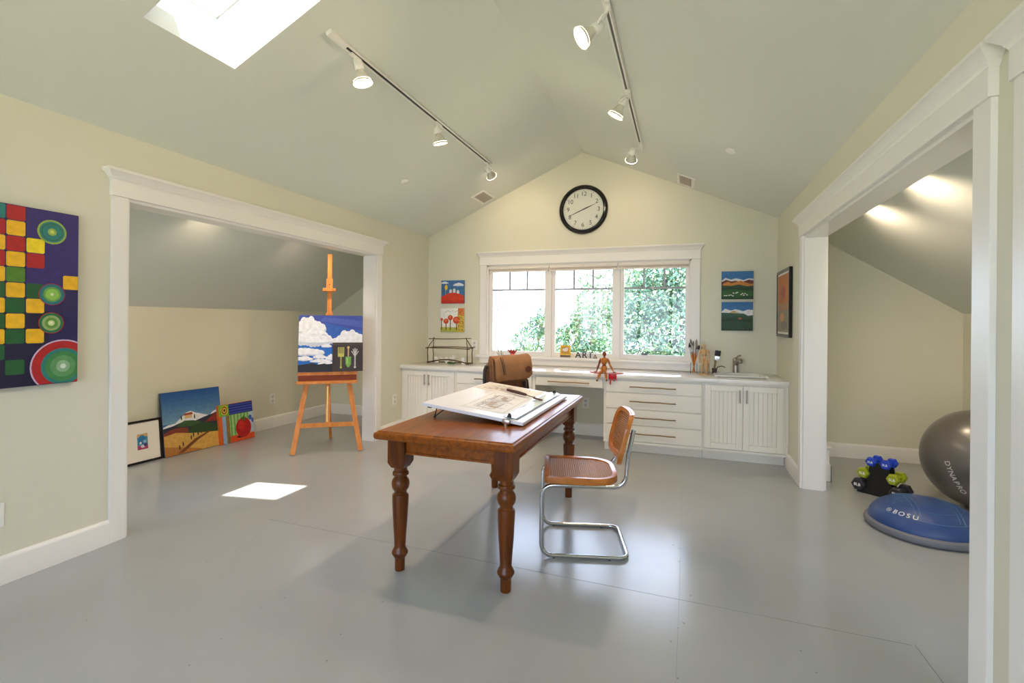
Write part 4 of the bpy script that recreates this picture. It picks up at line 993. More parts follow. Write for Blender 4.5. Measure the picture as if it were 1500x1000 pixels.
# puck lights under the sloped alcove ceilings
def puck(label, x, y, aim, power, size=70):
    zc = HK + SK * ((x - KL) if x < 0 else (KR - x)); th = math.atan(SK) * (1 if x < 0 else -1)
    t = thing('puck_light', label, 'spotlight', group='alcove puck lights'); t.matrix_world = Matrix.Translation((x, y, zc)) @ Matrix.Rotation(-th, 4, 'Y')
    b = M().mat(PLASTIC); b.lathe([(0, -.001), (.045, -.001), (.045, -.02), (.03, -.03), (.028, -.06), (0, -.06)]); b.build('housing', parent=t)
    b = M().mat(BULB); b.lathe([(0, -.061), (.022, -.061), (.022, -.066), (0, -.067)]); b.build('lens', parent=t)
    li = bpy.data.lights.new('spot_lamp', 'SPOT'); li.energy = power; li.color = (1., .78, .56); li.spot_size = rad(size); li.spot_blend = .9; li.shadow_soft_size = .03
    lo = bpy.data.objects.new('spot_lamp', li); COL.objects.link(lo); lo.parent = t
    a = t.matrix_world.inverted().to_3x3() @ Vector(aim).normalized()
    lo.matrix_local = Matrix.Translation((0, 0, -.08)) @ a.to_track_quat('-Z', 'Y').to_matrix().to_4x4()
puck('white spotlight by the header of the right alcove, nearer the window', 1.25, 4.50, (.7, .1, -.7), 42, 125)
puck('white spotlight by the header of the right alcove, nearer the camera', 1.25, 3.72, (.7, .1, -.7), 42, 125)
puck('white spotlight by the header of the left alcove, nearer the camera', -3.66, 3.0, (-.55, .25, -.85), 34, 105)
puck('white spotlight by the header of the left alcove, nearer the easel', -3.66, 4.0, (-.4, .4, -.9), 34, 100)
# vents and small ceiling caps
def on_slope(x, y): 
    th = math.atan(SL) * (1 if x < XC else -1); return Matrix.Translation((x, y, ceil_z(x))) @ Matrix.Rotation(-th, 4, 'Y')
VD = mat('vent_dark', (150, 140, 130), .7)
for lb, x, y in (('rectangular louvred vent at the window end of the left ceiling slope', -2.42, 5.735), ('rectangular louvred vent at the window end of the right ceiling slope', .004, 5.77)):
    t = thing('ceiling_vent', lb, 'vent', group='ceiling vents'); t.matrix_world = on_slope(x, y)
    w, h = .098, .19; b = M().mat(PLASTIC)
    for q_ in ((-w, -w + .03, -h, h), (w - .03, w, -h, h), (-w + .03, w - .03, -h, -h + .03), (-w + .03, w - .03, h - .03, h)): b.box(*q_, -.008, -.0005, .001)
    b.build('frame', parent=t, smooth=0)
    b = M().mat(VD); b.box(-w + .03, w - .03, -h + .03, h - .03, -.002, -.0005); b.build('backing', parent=t, smooth=0)
    for i in range(8):
        xx = -w + .038 + i * .0175; b = M().mat(mat('vent_slat', (206, 196, 186), .5)); b.box(xx, xx + .009, -h + .031, h - .031, -.007, -.0035); b.build('slat', parent=t, smooth=0)
for lb, x, y in (('small white round cap on the left ceiling slope', -2.73, 4.365), ('small white round cap on the right ceiling slope', .353, 4.385)):
    b = M().mat(PLASTIC); b.lathe([(0, -.022), (.036, -.022), (.043, -.018), (.043, -.012), (.034, -.01), (.034, -.0005), (0, -.0005)]); o = b.build('sprinkler_cap', mw=on_slope(x, y)); tag(o, lb, 'ceiling cap', 'ceiling caps')

# ------------------------------------------------------------------ desk things
# twig house
t = thing('twig_house', 'little open house frame made of twigs at the counter\'s left end', 'ornament', (-2.90, 5.78, .8415))
def tw(a, c, r=.0055, sag=0.):
    a = Vector(a); c = Vector(c); rr_ = random.Random(hash((round(a.x, 3), round(c.z, 3), round(a.y, 3))) & 999)
    pts = [a.lerp(c, i / 6) + Vector((rr_.uniform(-.003, .003), rr_.uniform(-.003, .003), sag * math.sin(PI * i / 6))) for i in range(7)]
    b = M().mat(TWIG); b.tube(pts, r, 7, rr=[r * k for k in (1.15, 1.05, 1, 1.05, .95, .95, .85)]); b.build('twig', parent=t, smooth=60)
hw, hd, he, hrz = .285, .075, .20, .318
for sx_ in (-1, 1):
    for sy_ in (-1, 1):
        tw((sx_ * hw, sy_ * hd, 0), (sx_ * hw * 1.01, sy_ * hd, he + .012), .0065); tw((sx_ * hw * 1.01, sy_ * hd * 1.1, he - .008), (sx_ * hw * .82, -sy_ * hd * .16, hrz + .018))
    tw((sx_ * hw, -hd - .03, he), (sx_ * hw, hd + .03, he + .002)); tw((sx_ * hw, -hd - .02, .008), (sx_ * hw, hd + .02, .008))
tw((-hw - .03, -hd, he), (hw + .03, -hd, he - .004), .006, .006); tw((-hw - .02, hd, he + .004), (hw + .03, hd, he + .012), .0055, .004)
tw((-hw - .03, 0, hrz), (hw + .02, 0, hrz + .014), .0055, -.004)
tw((-hw - .01, -hd, .008), (hw + .02, -hd, .008), .0085, .046); tw((-hw, hd, .008), (hw, hd, .008), .006)
def fig(label, x, y, kind):
    t = thing('figurine', label, 'figurine', (x, y, .8415), rnd.uniform(-.3, .3), 'white figurines in the twig house')
    b = M().mat(PORC)
    if kind == 0: b.lathe([(.0, 0), (.026, 0), (.028, .05), (.03, .07), (.012, .085), (0, .09)], seg=8); b.build('body', parent=t)
    elif kind == 1:
        b.ell((0, 0, .034), (.04, .02, .022)); b.build('body', parent=t)
        b = M().mat(PORC); b.prism([(-.05, .035), (-.09, .085), (-.03, .05), (.0, .09), (.03, .05), (.085, .08), (.045, .035)], (0, -.004, 0), (1, 0, 0), (0, 0, 1), -.006); b.build('wings', parent=t, smooth=0)
        b = M().mat(PORC); b.cyl((0, 0, 0), (0, 0, .03), .012); b.build('stand', parent=t)
    else:
        b.ell((0, 0, .05), (.016, .012, .036)); b.ell((0, 0, .10), (.012, .012, .014)); b.build('body', parent=t)
        b = M().mat(PORC); b.prism([(-.06, .09), (0, .075), (.06, .095), (.01, .055), (-.01, .055)], (0, -.004, 0), (1, 0, 0), (0, 0, 1), -.005); b.build('arms', parent=t, smooth=0)
        b = M().mat(PORC); b.cyl((0, 0, 0), (0, 0, .02), .022); b.build('stand', parent=t)
fig('white cup-shaped figurine, leftmost in the twig house', -3.085, 5.76, 0)
fig('white winged figurine left of centre in the twig house', -2.955, 5.79, 1)
fig('white winged figurine with raised arms right of centre in the twig house', -2.855, 5.78, 2)
fig('small white cup-shaped figurine, rightmost in the twig house', -2.705, 5.78, 0)
t = thing('leaf_ornament', 'dark green leaf lying on the front twig of the twig house', 'leaf', (-2.83, 5.66, .8415))
b = M().mat(mat('leaf_green', (52, 92, 48), .5)); b.tube([(-.05, 0, .012), (0, 0, .02), (.05, 0, .016), (.075, 0, .012)], .01, 8, rr=[.003, .013, .011, .002]); b.cyl((0, 0, 0), (0, 0, .012), .006, seg=8); b.build('leaf', parent=t)
# ART letters on the sill
INKB = mat('letter_black', (16, 20, 28), .4)
SZ = .9535
for ch, x0, nm in (('A', -1.243, 'black wooden letter A on the sill, first of the three'), ('R', -1.162, 'black wooden letter R on the sill, middle of the three'), ('T', -1.09, 'black wooden letter T on the sill, last of the three')):
    b = M().mat(INKB); b.text(ch, .108, (0, 0, .0), (1, 0, 0), (0, 0, 1), .006, off=.0008)
    zmin = min(v.co.z for v in b.bm.verts); 
    for v in b.bm.verts: v.co.z -= zmin
    o = b.build('decorative_letter', smooth=0, mw=Matrix.Translation((x0, YB - .012, SZ + .0005))); tag(o, nm, 'letter', 'ART letters')
t = thing('wooden_triangle', 'tiny brown triangle ornament just right of the letter T', 'ornament', (-1.03, YB - .012, SZ + .0005))
b = M().mat(mat('brown_grey', (128, 96, 96), .6)); b.prism([(-.026, 0), (.026, 0), (0, .05)], (0, .006, 0), (1, 0, 0), (0, 0, 1), .012); b.build('triangle', parent=t, smooth=0)
b = M().mat(mat('pale_wood_flat', (206, 186, 170), .6)); b.prism([(-.012, .008), (.012, .008), (0, .032)], (0, -.0065, 0), (1, 0, 0), (0, 0, 1), .001); b.build('inlay', parent=t, smooth=0)
# yellow picture block
t = thing('picture_block', 'little yellow picture block standing on the window sill', 'ornament', (-1.405, YB - .014, SZ + .0005))
b = M().mat(paint((236, 190, 40))); b.box(-.066, .066, -.008, .008, .03, .15, .003)
b.mat(paint((196, 150, 60))); b.box(-.052, .052, -.0086, -.008, .045, .138); b.build('tile', parent=t, smooth=0)
b = M().mat(paint((232, 220, 214))); b.prism([(p[0], p[1]) for p in oval(0, .095, .034, .02)], (0, -.0086, 0), (1, 0, 0), (0, 0, 1), .0012); b.prism([(p[0], p[1]) for p in oval(.02, .112, .018, .014)], (0, -.0094, 0), (1, 0, 0), (0, 0, 1), .0012); b.build('motif', parent=t, smooth=0)
b = M().mat(paint((150, 128, 110))); b.box(-.066, .066, -.01, .012, 0, .03, .002); bs = b.build('stand', parent=t, smooth=0)
b = M().mat(paint((84, 66, 84)))
for i in range(6): b.box(-.058 + i * .02, -.046 + i * .02, -.0112, -.01, .006, .024)
b.build('lettering', parent=bs, smooth=0)
# red paint-spill shelf ornament with the sitting mannequin
REDP = mat('red_gloss', (188, 14, 30), .15)
t = thing('paint_spill', 'glossy red spilled-paint ornament dripping over the counter edge', 'ornament', (-.80, 5.40, .8412))
b = M().mat(REDP)
o1 = [(x * (1 + .06 * math.sin(3 * a)), max(y * (1 + .05 * math.cos(2 * a)), -.083)) for a in [i * 2 * PI / 40 for i in range(40)] for x, y in [(.185 * math.cos(a), .085 * math.sin(a))]]
b.prism(o1, (0, 0, 0), (1, 0, 0), (0, 1, 0), .006); b.build('puddle', parent=t, smooth=0)
b = M().mat(REDP)
yy = -.090
b.box(.035, .12, yy, yy + .007, -.045, .006, .003); b.box(.035, .12, yy, -.06, .0, .006, .002)
for x, l in ((.042, .05), (.056, .105), (.075, .06), (.095, .068), (.113, .055)): b.tube([(x, yy + .003, .0), (x, yy + .003, -l * .7), (x, yy + .003, -l)], .006, 8, rr=[.007, .006, .0065]); b.ell((x, yy + .003, -l), (.007, .006, .009), seg=10, rings=6)
b.build('drips', parent=t)
t = thing('wooden_mannequin', 'jointed wooden mannequin sitting on the red spill at the counter edge', 'mannequin', (-.818, 5.35, .8475), 0)
def limb(nm, p0, p1, r0, r1, m=MANNE, joint=True):
    b = M().mat(m); p0 = Vector(p0); p1 = Vector(p1); d = p1 - p0
    b.tube([p0.lerp(p1, k) for k in (0, .15, .4, .7, 1)], r0, 12, rr=[r0 * .8, r0 * 1.1, r0 * 1.15, (r0 + r1) / 2, r1 * .8])
    if joint: b.ell(p0, (r0 * .95,) * 3, seg=10, rings=8); b.ell(p1, (r1 * .95,) * 3, seg=10, rings=8)
    b.build(nm, parent=t, smooth=60)
b = M().mat(MANNE_D); b.ell((.002, 0, .208), (.021, .024, .031)); b.build('head', parent=t, smooth=60)
limb('neck', (.002, 0, .165), (.002, 0, .185), .011, .010, MANNE_D)
b = M().mat(MANNE); b.lathe([(0, -.0), (.02, .004), (.031, .02), (.038, .05), (.04, .066), (.028, .078), (0, .082)], (0, 0, .088), seg=18); b.build('chest', parent=t, smooth=60)
b = M().mat(MANNE_D); b.ell((0, 0, .082), (.022, .02, .014)); b.build('waist', parent=t, smooth=60)
b = M().mat(MANNE); b.lathe([(0, 0), (.026, .003), (.034, .014), (.034, .045), (.028, .062), (0, .066)], (0, 0, .012), seg=18); b.build('pelvis', parent=t, smooth=60)
for s, el, ha in ((-1, (-.058, .004, .088), (-.078, -.01, .022)), (1, (.062, .004, .09), (.10, .0, .022))):
    sh = (s * .04, 0, .148); limb('upper_arm', sh, el, .0125, .0105, MANNE_D if s < 0 else MANNE); limb('forearm', el, ha, .0105, .008, MANNE_D if s < 0 else MANNE)
    b = M().mat(MANNE_D); q_ = Euler((0, 0, -s * .5)).to_quaternion(); b.ell(Vector(ha) + Vector((s * .012, -.006, -.012)), (.018, .009, .008), q_, 12, 8); b.build('hand', parent=t, smooth=60)
for s, kn, an in ((-1, (-.036, -.062, .0), (-.058, -.075, -.062)), (1, (.026, -.062, .002), (.036, -.072, -.058))):
    limb('thigh', (s * .018, -.012, .02), kn, .016, .0135); limb('shin', kn, an, .0135, .010)
    b = M().mat(mat('mannequin_foot', (96, 74, 44), .5)); b.ell(Vector(an) + Vector((s * .004, -.012, -.012)), (.011, .024, .011), seg=12, rings=8); b.build('foot', parent=t, smooth=60)
# brush jar
AMB = mat('amber_handle', (204, 128, 44), .4, var=.15, vscale=20); BRW = mat('brown_handle', (150, 84, 40), .4); FER = mat('ferrule', (206, 208, 212), .25, 1.)
BRI = [mat('bristle_a', (112, 110, 108), .8), mat('bristle_b', (150, 140, 130), .8), mat('bristle_c', (44, 44, 48), .8)]
def jar(label, loc, r, h, specs):
    t = thing('brush_jar', label, 'jar', loc, group='jars of brushes by the sink')
    b = M().mat(JAR); b.lathe([(.0, 0), (r, 0), (r, h), (r * 1.04, h + .003), (r * .95, h), (r * .94, .006), (0, .006)], seg=28, caps=False); b.build('glass_jar', parent=t)
    for (bx, by, tx, ty, tz, k, wd, hm) in specs:
        a = Vector((bx, by, .008)); c = Vector((tx, ty, tz)); d = (c - a)
        bb = M().mat(hm); bb.tube([a.lerp(c, f) for f in (0, .3, .55, .72)], .005, 8, rr=[.0025, .0045, .006, .005]); br = bb.build('paintbrush', parent=t)
        bb = M().mat(FER); bb.tube([a.lerp(c, .60), a.lerp(c, .76), a.lerp(c, .86)], .006, 8, rr=[.0055, .007, wd]); bb.build('ferrule', parent=br)
        bb = M().mat(BRI[k]); bb.tube([a.lerp(c, .855), a.lerp(c, .92), a.lerp(c, 1.)], .006, 8, rr=[wd, wd * 1.05, wd * .35]); bb.build('bristles', parent=br)
sp = []
for i in range(9):
    a = i * 2 * PI / 9 + .3; k = .8 + .25 * (i % 3) * .4
    sp.append((.016 * math.cos(a + PI), .016 * math.sin(a + PI), .062 * math.cos(a) * k, .045 * math.sin(a) * k, .315 + .022 * ((i * 5) % 4), i % 3, .009 + .002 * (i % 2), AMB if i % 3 else BRW))
jar('clear jar of amber-handled paintbrushes by the window casing', (.105, 5.765, .8412), .036, .115, sp)
sp = [(-.012, 0, -.05, .0, .30, 1, .008, PALEWOOD), (.01, .01, -.02, .03, .30, 1, .008, BRW), (-.01, .01, .0, .02, .26, 0, .007, BRW), (.012, -.008, .03, .01, .25, 2, .007, AMB)]
jar('clear jar of thin brushes just behind the small standing mannequin', (.235, 5.86, .8412), .034, .10, sp)
# wide brush leaning next to them in a dark pot
t = thing('brush_pot', 'dark pot with a wide black brush and a bent twig right of the jars', 'pot', (.32, 5.84, .8412))
b = M().mat(mat('dark_pot', (70, 52, 50), .3)); b.lathe([(0, 0), (.024, 0), (.027, .06), (.024, .062), (.022, .006), (0, .006)], seg=22, caps=False); b.build('pot', parent=t)
b = M().mat(wood('worn_handle', (110, 90, 60), (150, 128, 92), .6)); b.tube([(-.01, 0, .01), (.004, 0, .09), (.012, 0, .15)], .01, 8, rr=[.006, .011, .013]); br = b.build('wide_brush', parent=t)
b = M().mat(FER); b.box(-.02, .032, -.008, .008, .15, .2, .002, mx=Matrix.Rotation(.12, 4, 'Y')); b.build('ferrule', parent=br)
b = M().mat(BRI[2]); b.box(-.024, .036, -.01, .01, .2, .26, .004, mx=Matrix.Rotation(.12, 4, 'Y')); b.build('bristles', parent=br)
b = M().mat(TWIG); b.tube([(.008, 0, .01), (.03, 0, .075), (.075, 0, .088), (.11, 0, .075)], .005, 7); b.build('twig', parent=t)
# small standing mannequin
t = thing('wooden_mannequin', 'small pale wooden mannequin standing on a round base by the jars', 'mannequin', (.205, 5.655, .8412))
b = M().mat(PALEWOOD); b.lathe([(0, 0), (.045, 0), (.047, .006), (.044, .014), (0, .016)], seg=30); b.build('base', parent=t)
b = M().mat(STEEL); b.tube([(0, .02, .014), (0, .02, .17)], .002, 6); b.build('rod', parent=t)
b = M().mat(PALEWOOD); b.ell((0, 0, .315), (.016, .018, .024)); b.build('head', parent=t, smooth=60)
limb('neck', (0, 0, .28), (0, 0, .298), .008, .008, PALEWOOD)
b = M().mat(PALEWOOD); b.lathe([(0, 0), (.015, .004), (.024, .02), (.03, .045), (.03, .058), (.02, .068), (0, .07)], (0, 0, .212), seg=16); b.build('chest', parent=t, smooth=60)
b = M().mat(PALEWOOD); b.lathe([(0, 0), (.02, .003), (.026, .014), (.02, .045), (0, .05)], (0, 0, .162), seg=16); b.build('pelvis', parent=t, smooth=60)
for s in (-1, 1):
    el = (s * .052, -.005, .21); ha = (s * .048, -.02, .15)
    limb('upper_arm', (s * .033, 0, .268), el, .009, .008, PALEWOOD); limb('forearm', el, ha, .008, .006, PALEWOOD)
    b = M().mat(PALEWOOD); b.ell(Vector(ha) + Vector((0, -.002, -.014)), (.006, .007, .015), seg=10, rings=8); b.build('hand', parent=t, smooth=60)
    kn = (s * .02, -.008, .095); an = (s * .022, 0, .03)
    limb('thigh', (s * .014, 0, .168), kn, .012, .010, PALEWOOD); limb('shin', kn, an, .010, .007, PALEWOOD)
    b = M().mat(PALEWOOD); b.ell(Vector(an) + Vector((0, -.012, -.007)), (.009, .02, .0075), seg=10, rings=8); b.build('foot', parent=t, smooth=60)

# ------------------------------------------------------------------ right alcove: ball, balance trainer, dumbbells
BALL = mat('ball_grey', (112, 108, 104), .28, .35)
WHITEP = mat('print_white', (224, 224, 222), .5)
BC = Vector((2.16, 4.72, .3755)); BR_ = .375
t = thing('exercise_ball', 'large grey inflated exercise ball at the back of the right alcove', 'ball', BC)
b = M().mat(BALL)
rings = []
NR = 96; axq = Vector((.35, -.25, .9)).normalized().to_track_quat('Z', 'Y')
for j in range(NR + 1):
    a = PI * j / NR; r = BR_ * max(math.sin(a), .004); rib = 0
    la_ = abs(a - PI / 2)
    for c0 in (.30, .36, .42): rib -= .0018 * math.exp(-((la_ - c0) / .008) ** 2)
    r2 = (BR_ + rib)
    rings.append([axq @ Vector((r2 * max(math.sin(a), .004) * math.cos(2 * PI * i / 64), r2 * max(math.sin(a), .004) * math.sin(2 * PI * i / 64), -r2 * math.cos(a))) for i in range(64)])
b._grid(rings, True, True); b.build('ball', parent=t, smooth=60)
def sphere_text(b, txt, size, start, dirv, R_, adv):
    """letters laid along a great-circle-like path from start; start/dir are vectors relative to the centre"""
    p = Vector(start).normalized(); d = Vector(dirv)
    for ch in txt:
        d = (d - p * d.dot(p)).normalized(); n_ = p; up_ = n_.cross(d)
        b.text(ch, size, p * (R_ + .0008), d, up_, .0004)
        w_ = adv * (1.0 if ch not in 'il' else .6)
        p = (p * math.cos(w_ / R_) + d * math.sin(w_ / R_)).normalized()
b = M().mat(WHITEP); sphere_text(b, 'DYNAPRO', .05, (-.306, -.217, -.002), (.10, -.02, -.225), BR_, .036); b.build('brand_print', parent=t, smooth=0)
# balance trainer
t = thing('balance_trainer', 'blue half-ball balance trainer with grey rim on the alcove floor', 'balance trainer', (1.555, 4.08, 0))
b = M().mat(mat('rim_grey', (112, 114, 124), .5)); b.lathe([(0, .012), (.30, .012), (.318, .004), (.33, .012), (.336, .03), (.332, .046), (.318, .055), (.30, .058), (0, .058)], seg=72); b.build('platform', parent=t)
BLU2 = mat('dome_blue', (40, 70, 130), .35, bump=.3, bscale=420)
prof = []
for j in range(26):
    a = (PI / 2) * j / 25; prof.append((.312 * math.cos(a) ** .9 if j < 25 else 0, .05 + .165 * math.sin(a)))
b = M().mat(BLU2); b.lathe(prof, seg=72)
dm = b.build('dome', parent=t)
def dome(x, y, off=.0): 
    r = min(math.hypot(x, y) / .312, .999); c = r ** (1 / .9); return Vector((x, y, .05 + .165 * math.sqrt(max(0, 1 - c * c)) + off))
b = M().mat(mat('dome_line', (64, 104, 150), .4))
for s in (-1, 1):
    for off in (.10, .125): b.tube([dome(off * s + .02 * math.sin(k * PI / 20), -.24 + .48 * k / 20, .0005) for k in range(21)], .003, 6)
for r_ in (.27, .20): b.tube([dome(r_ * math.cos(a), r_ * math.sin(a), .0004) for a in [i * 2 * PI / 60 for i in range(60)]], .0028, 6, closed=True)
for k in range(7): b.tube([dome(-.2 + .012 * k + .11 * f / 6, -.06 + .03 * k + .004 * f, .0004) for f in range(7)], .0022, 6)
b.build('raised_lines', parent=dm, smooth=60)
b = M().mat(WHITEP)
# lettering follows the front left of the dome
for i, ch in enumerate('BOSU'):
    ph = rad(214 + i * 8.6); r_ = .262
    p = dome(r_ * math.cos(ph), r_ * math.sin(ph)); p2 = dome((r_ - .01) * math.cos(ph), (r_ - .01) * math.sin(ph)); up_ = (p2 - p).normalized(); rt_ = Vector((-math.sin(ph), math.cos(ph), 0)); n_ = rt_.cross(up_)
    b.text(ch, .046, p + n_ * .002 + up_ * .008, rt_, up_, .0008)
ph = rad(204); p = dome(.262 * math.cos(ph), .262 * math.sin(ph)); p2 = dome(.25 * math.cos(ph), .25 * math.sin(ph)); up_ = (p2 - p).normalized(); rt_ = Vector((-math.sin(ph), math.cos(ph), 0)); n_ = rt_.cross(up_)
c_ = p + n_ * .002 + up_ * .008
b.tube([c_ + rt_ * (.014 * math.cos(a)) + up_ * (.014 * math.sin(a)) for a in [i * 2 * PI / 20 for i in range(20)]], .0014, 6, closed=True); b.tube([c_ + rt_ * (.006 * math.cos(a)) + up_ * (.006 * math.sin(a)) for a in [i * 2 * PI / 14 for i in range(14)]], .0014, 6, closed=True)
b.build('brand_print', parent=dm, smooth=0)
# dumbbell rack
RA = rad(-40); RO = Vector((1.449 + .043 * math.cos(RA), 4.745 + .043 * math.sin(RA), 0))
RO = RO + Vector((-math.sin(RA), math.cos(RA), 0)) * .085
t = thing('dumbbell_rack', 'black A-shaped rack carrying six dumbbells in the right alcove', 'rack', RO, RA)
for yy in (-.045, .045):
    b = M().mat(BLACK); b.prism([(-.155, .0), (.155, .0), (.155, .02), (.09, .06), (.065, .24), (.03, .27), (-.03, .27), (-.065, .24), (-.09, .06), (-.155, .02)], (0, yy + .009, .001), (1, 0, 0), (0, 0, 1), .018); b.build('side_frame', parent=t, smooth=0)
b = M().mat(BLACK); b.box(-.155, -.125, -.036, .036, .001, .022); b.box(.125, .155, -.036, .036, .001, .022); b.box(-.02, .02, -.036, .036, .235, .262); b.build('crossbar', parent=t, smooth=0)
def dumbbell(label, x, z, R_, hl, L_, m, txt):
    loc = RO + Vector((math.cos(RA) * x, math.sin(RA) * x, z))
    t = thing('dumbbell', label, 'dumbbell', loc, RA, 'dumbbells on the rack')
    hexo = [(R_ * math.cos(rad(60 * i)), R_ * math.sin(rad(60 * i))) for i in range(6)]
    for s in (-1, 1):
        b = M().mat(m); y0, y1 = (s * (L_ / 2 - hl), s * L_ / 2); k = .86
        rg = []
        for y, kk in ((y0, k), (y0 + s * .008, 1), (y1 - s * .012, 1), (y1, k * .9)): rg.append([(px_ * kk, y, pz_ * kk) for px_, pz_ in hexo])
        b._grid(rg, True, True); hd_ = b.build('head', parent=t, smooth=0)
        if s < 0:
            b = M().mat(WHITEP); b.text(txt, R_ * .62, (0, -L_ / 2 - .0006, 0), (1, 0, 0), (0, 0, 1), .0004, off=.0006); b.build('weight_marking', parent=hd_, smooth=0)
    b = M().mat(m); b.cyl((0, -L_ / 2 + hl * .9, 0), (0, L_ / 2 - hl * .9, 0), R_ * .42, seg=16); b.build('handle', parent=t)
DB = mat('neoprene_blue', (26, 66, 190), .5); DL = mat('neoprene_lime', (150, 164, 24), .5); DK = mat('neoprene_black', (44, 46, 54), .55)
dumbbell('blue 3LB dumbbell, left one on the top tier of the rack', -.052, .272, .040, .05, .16, DB, '3LB')
dumbbell('blue 3LB dumbbell, right one on the top tier of the rack', .052, .272, .040, .05, .16, DB, '3LB')
dumbbell('lime green 5LB dumbbell, left one on the middle tier of the rack', -.105, .170, .046, .055, .18, DL, '5LB')
dumbbell('lime green 5LB dumbbell, right one on the middle tier of the rack', .105, .170, .046, .055, .18, DL, '5LB')
dumbbell('black 8LB dumbbell, left one on the bottom tier of the rack', -.135, .070, .052, .06, .20, DK, '8LB')
dumbbell('black 8LB dumbbell, right one on the bottom tier of the rack', .135, .070, .052, .06, .20, DK, '8LB')

# ------------------------------------------------------------------ outside
GZ = -3.2
b = M().mat(mat('dry_grass', (214, 204, 170), .9, var=.12, vscale=.6)); b.box(-60, 60, -40, 80, GZ - .2, GZ); struct(b.build('ground', smooth=0))
LEAFM = [mat('leaf_%d' % i, c, .55, var=.25, vscale=3., spec=.3) for i, c in enumerate(((90, 122, 94), (106, 136, 98), (78, 114, 98), (122, 144, 112)))]
BARK = mat('bark', (130, 116, 98), .9, var=.2, vscale=6)
def tree(name, label, cat, x, y, blobs, nleaf, mk, seed, lsz=.09, trunk=True, group='trees outside the window'):
    r = random.Random(seed); t = thing(name, label, cat, (x, y, GZ), group=group)
    b = M().mat(LEAFM[mk]); b.mat(LEAFM[(mk + 1) % 4])
    tot = sum(q_[3] ** 2 for q_ in blobs)
    for (bx, by, bz, br) in blobs:
        for i in range(int(nleaf * br * br / tot)):
            while 1:
                v = Vector((r.uniform(-1, 1), r.uniform(-1, 1), r.uniform(-1, 1)))
                if v.length < 1: break
            v = v.normalized() * (v.length ** .45)
            clump = Vector((math.sin(v.x * 7 + bx), math.sin(v.y * 6 + by), math.sin(v.z * 8 + bz))) * .12
            p = Vector((bx, by, bz - GZ)) + Vector((v.x, v.y, v.z)) * br * (1 + clump.x + clump.z)
            q_ = Euler((r.uniform(-1.2, 1.2), r.uniform(-1.2, 1.2), r.uniform(0, 6.3))).to_quaternion(); s = lsz * r.uniform(.6, 1.25)
            b.mi = r.random() < .4
            f = b.bm.faces.new([b.bm.verts.new(p + q_ @ Vector(c)) for c in ((-s * .5, 0, 0), (0, -s * .28, .1 * s), (s * .6, 0, 0), (0, s * .28, .1 * s))]); f.material_index = int(b.mi)
    b.build('foliage', parent=t, smooth=0)
    b = M().mat(BARK)
    for (bx, by, bz, br) in blobs:
        h = bz - GZ
        b.tube([(0.02 * br, 0, -.1), (bx * .25, by * .25, h * .4), (bx * .7, by * .7, h * .8), (bx, by, h + br * .5)], .06, 7, rr=[.08, .05, .03, .008])
        for k in range(5):
            a = r.uniform(0, 6.3); e = Vector((bx, by, h)) + Vector((math.cos(a), math.sin(a), r.uniform(.0, .8))) * br * .75
            b.tube([(bx * .75, by * .75, h * .82), Vector((bx, by, h)).lerp(e, .5) + Vector((0, 0, .1)), e], .02, 5, rr=[.018, .012, .004])
    b.build('trunk', parent=t)
tree('leafy_tree', 'dense green tree filling the right window pane', 'tree', -.2, 13.4, [(0, 0, 1.0, 1.6), (-.8, 0, 1.9, 1.0), (.9, .2, 2.0, 1.1), (.0, .2, 2.5, .9), (-.6, -.2, -.5, 1.2), (1.0, .1, 0, 1.5)], 42000, 2, 11, .105)
tree('leafy_shrub', 'bright green shrub with upright shoots in the middle window pane', 'shrub', -2.35, 11.6, [(0, 0, -.2, .95), (-.5, .1, .6, .34), (-.42, .1, 1.1, .2), (-.12, 0, 1.0, .34), (-.08, 0, 1.5, .18), (.25, .1, .9, .36), (.34, 0, 1.4, .17), (.6, 0, .6, .4), (0, 0, -1.3, 1.0)], 16000, 1, 12, .085)
tree('leafy_tree', 'pale tree behind the shrub seen at the top of the middle pane', 'tree', -2.9, 18.5, [(0, 0, 2.3, 1.0), (1.0, 0, 1.8, 1.0), (1.5, .3, 2.5, .9), (-.2, 0, 1.2, 1.0)], 5000, 3, 13, .15)
tree('leafy_shrub', 'green shrub in the lower right of the left window pane', 'shrub', -4.35, 13.4, [(0, 0, -.2, .8), (.3, 0, .8, .6), (.5, 0, 1.4, .35), (-.6, .1, -.7, .7), (.1, 0, -1.4, .8)], 11000, 1, 14, .09)
tree('leafy_shrub', 'low pale shrub along the bottom of the left window pane', 'shrub', -5.9, 15.5, [(0, 0, -.1, .6), (-.8, .1, -.3, .6), (.8, 0, -.4, .6), (0, 0, -1.5, .8)], 4000, 3, 15, .12)
tree('leafy_tree', 'faint pale tree far off in the left window pane', 'tree', -11.0, 24, [(0, 0, 2.6, .9), (-1.2, 0, 2.9, .9), (1.6, 0, 2.4, .7)], 800, 3, 16, .16)
tree('leafy_tree', 'dark green tree standing further right beyond the window', 'tree', 5.2, 13.8, [(0, 0, 1.2, 1.7), (.6, 0, 2.2, 1.2), (-.7, 0, 2.1, 1.1), (0, 0, -.5, 1.5)], 8000, 2, 17, .17)

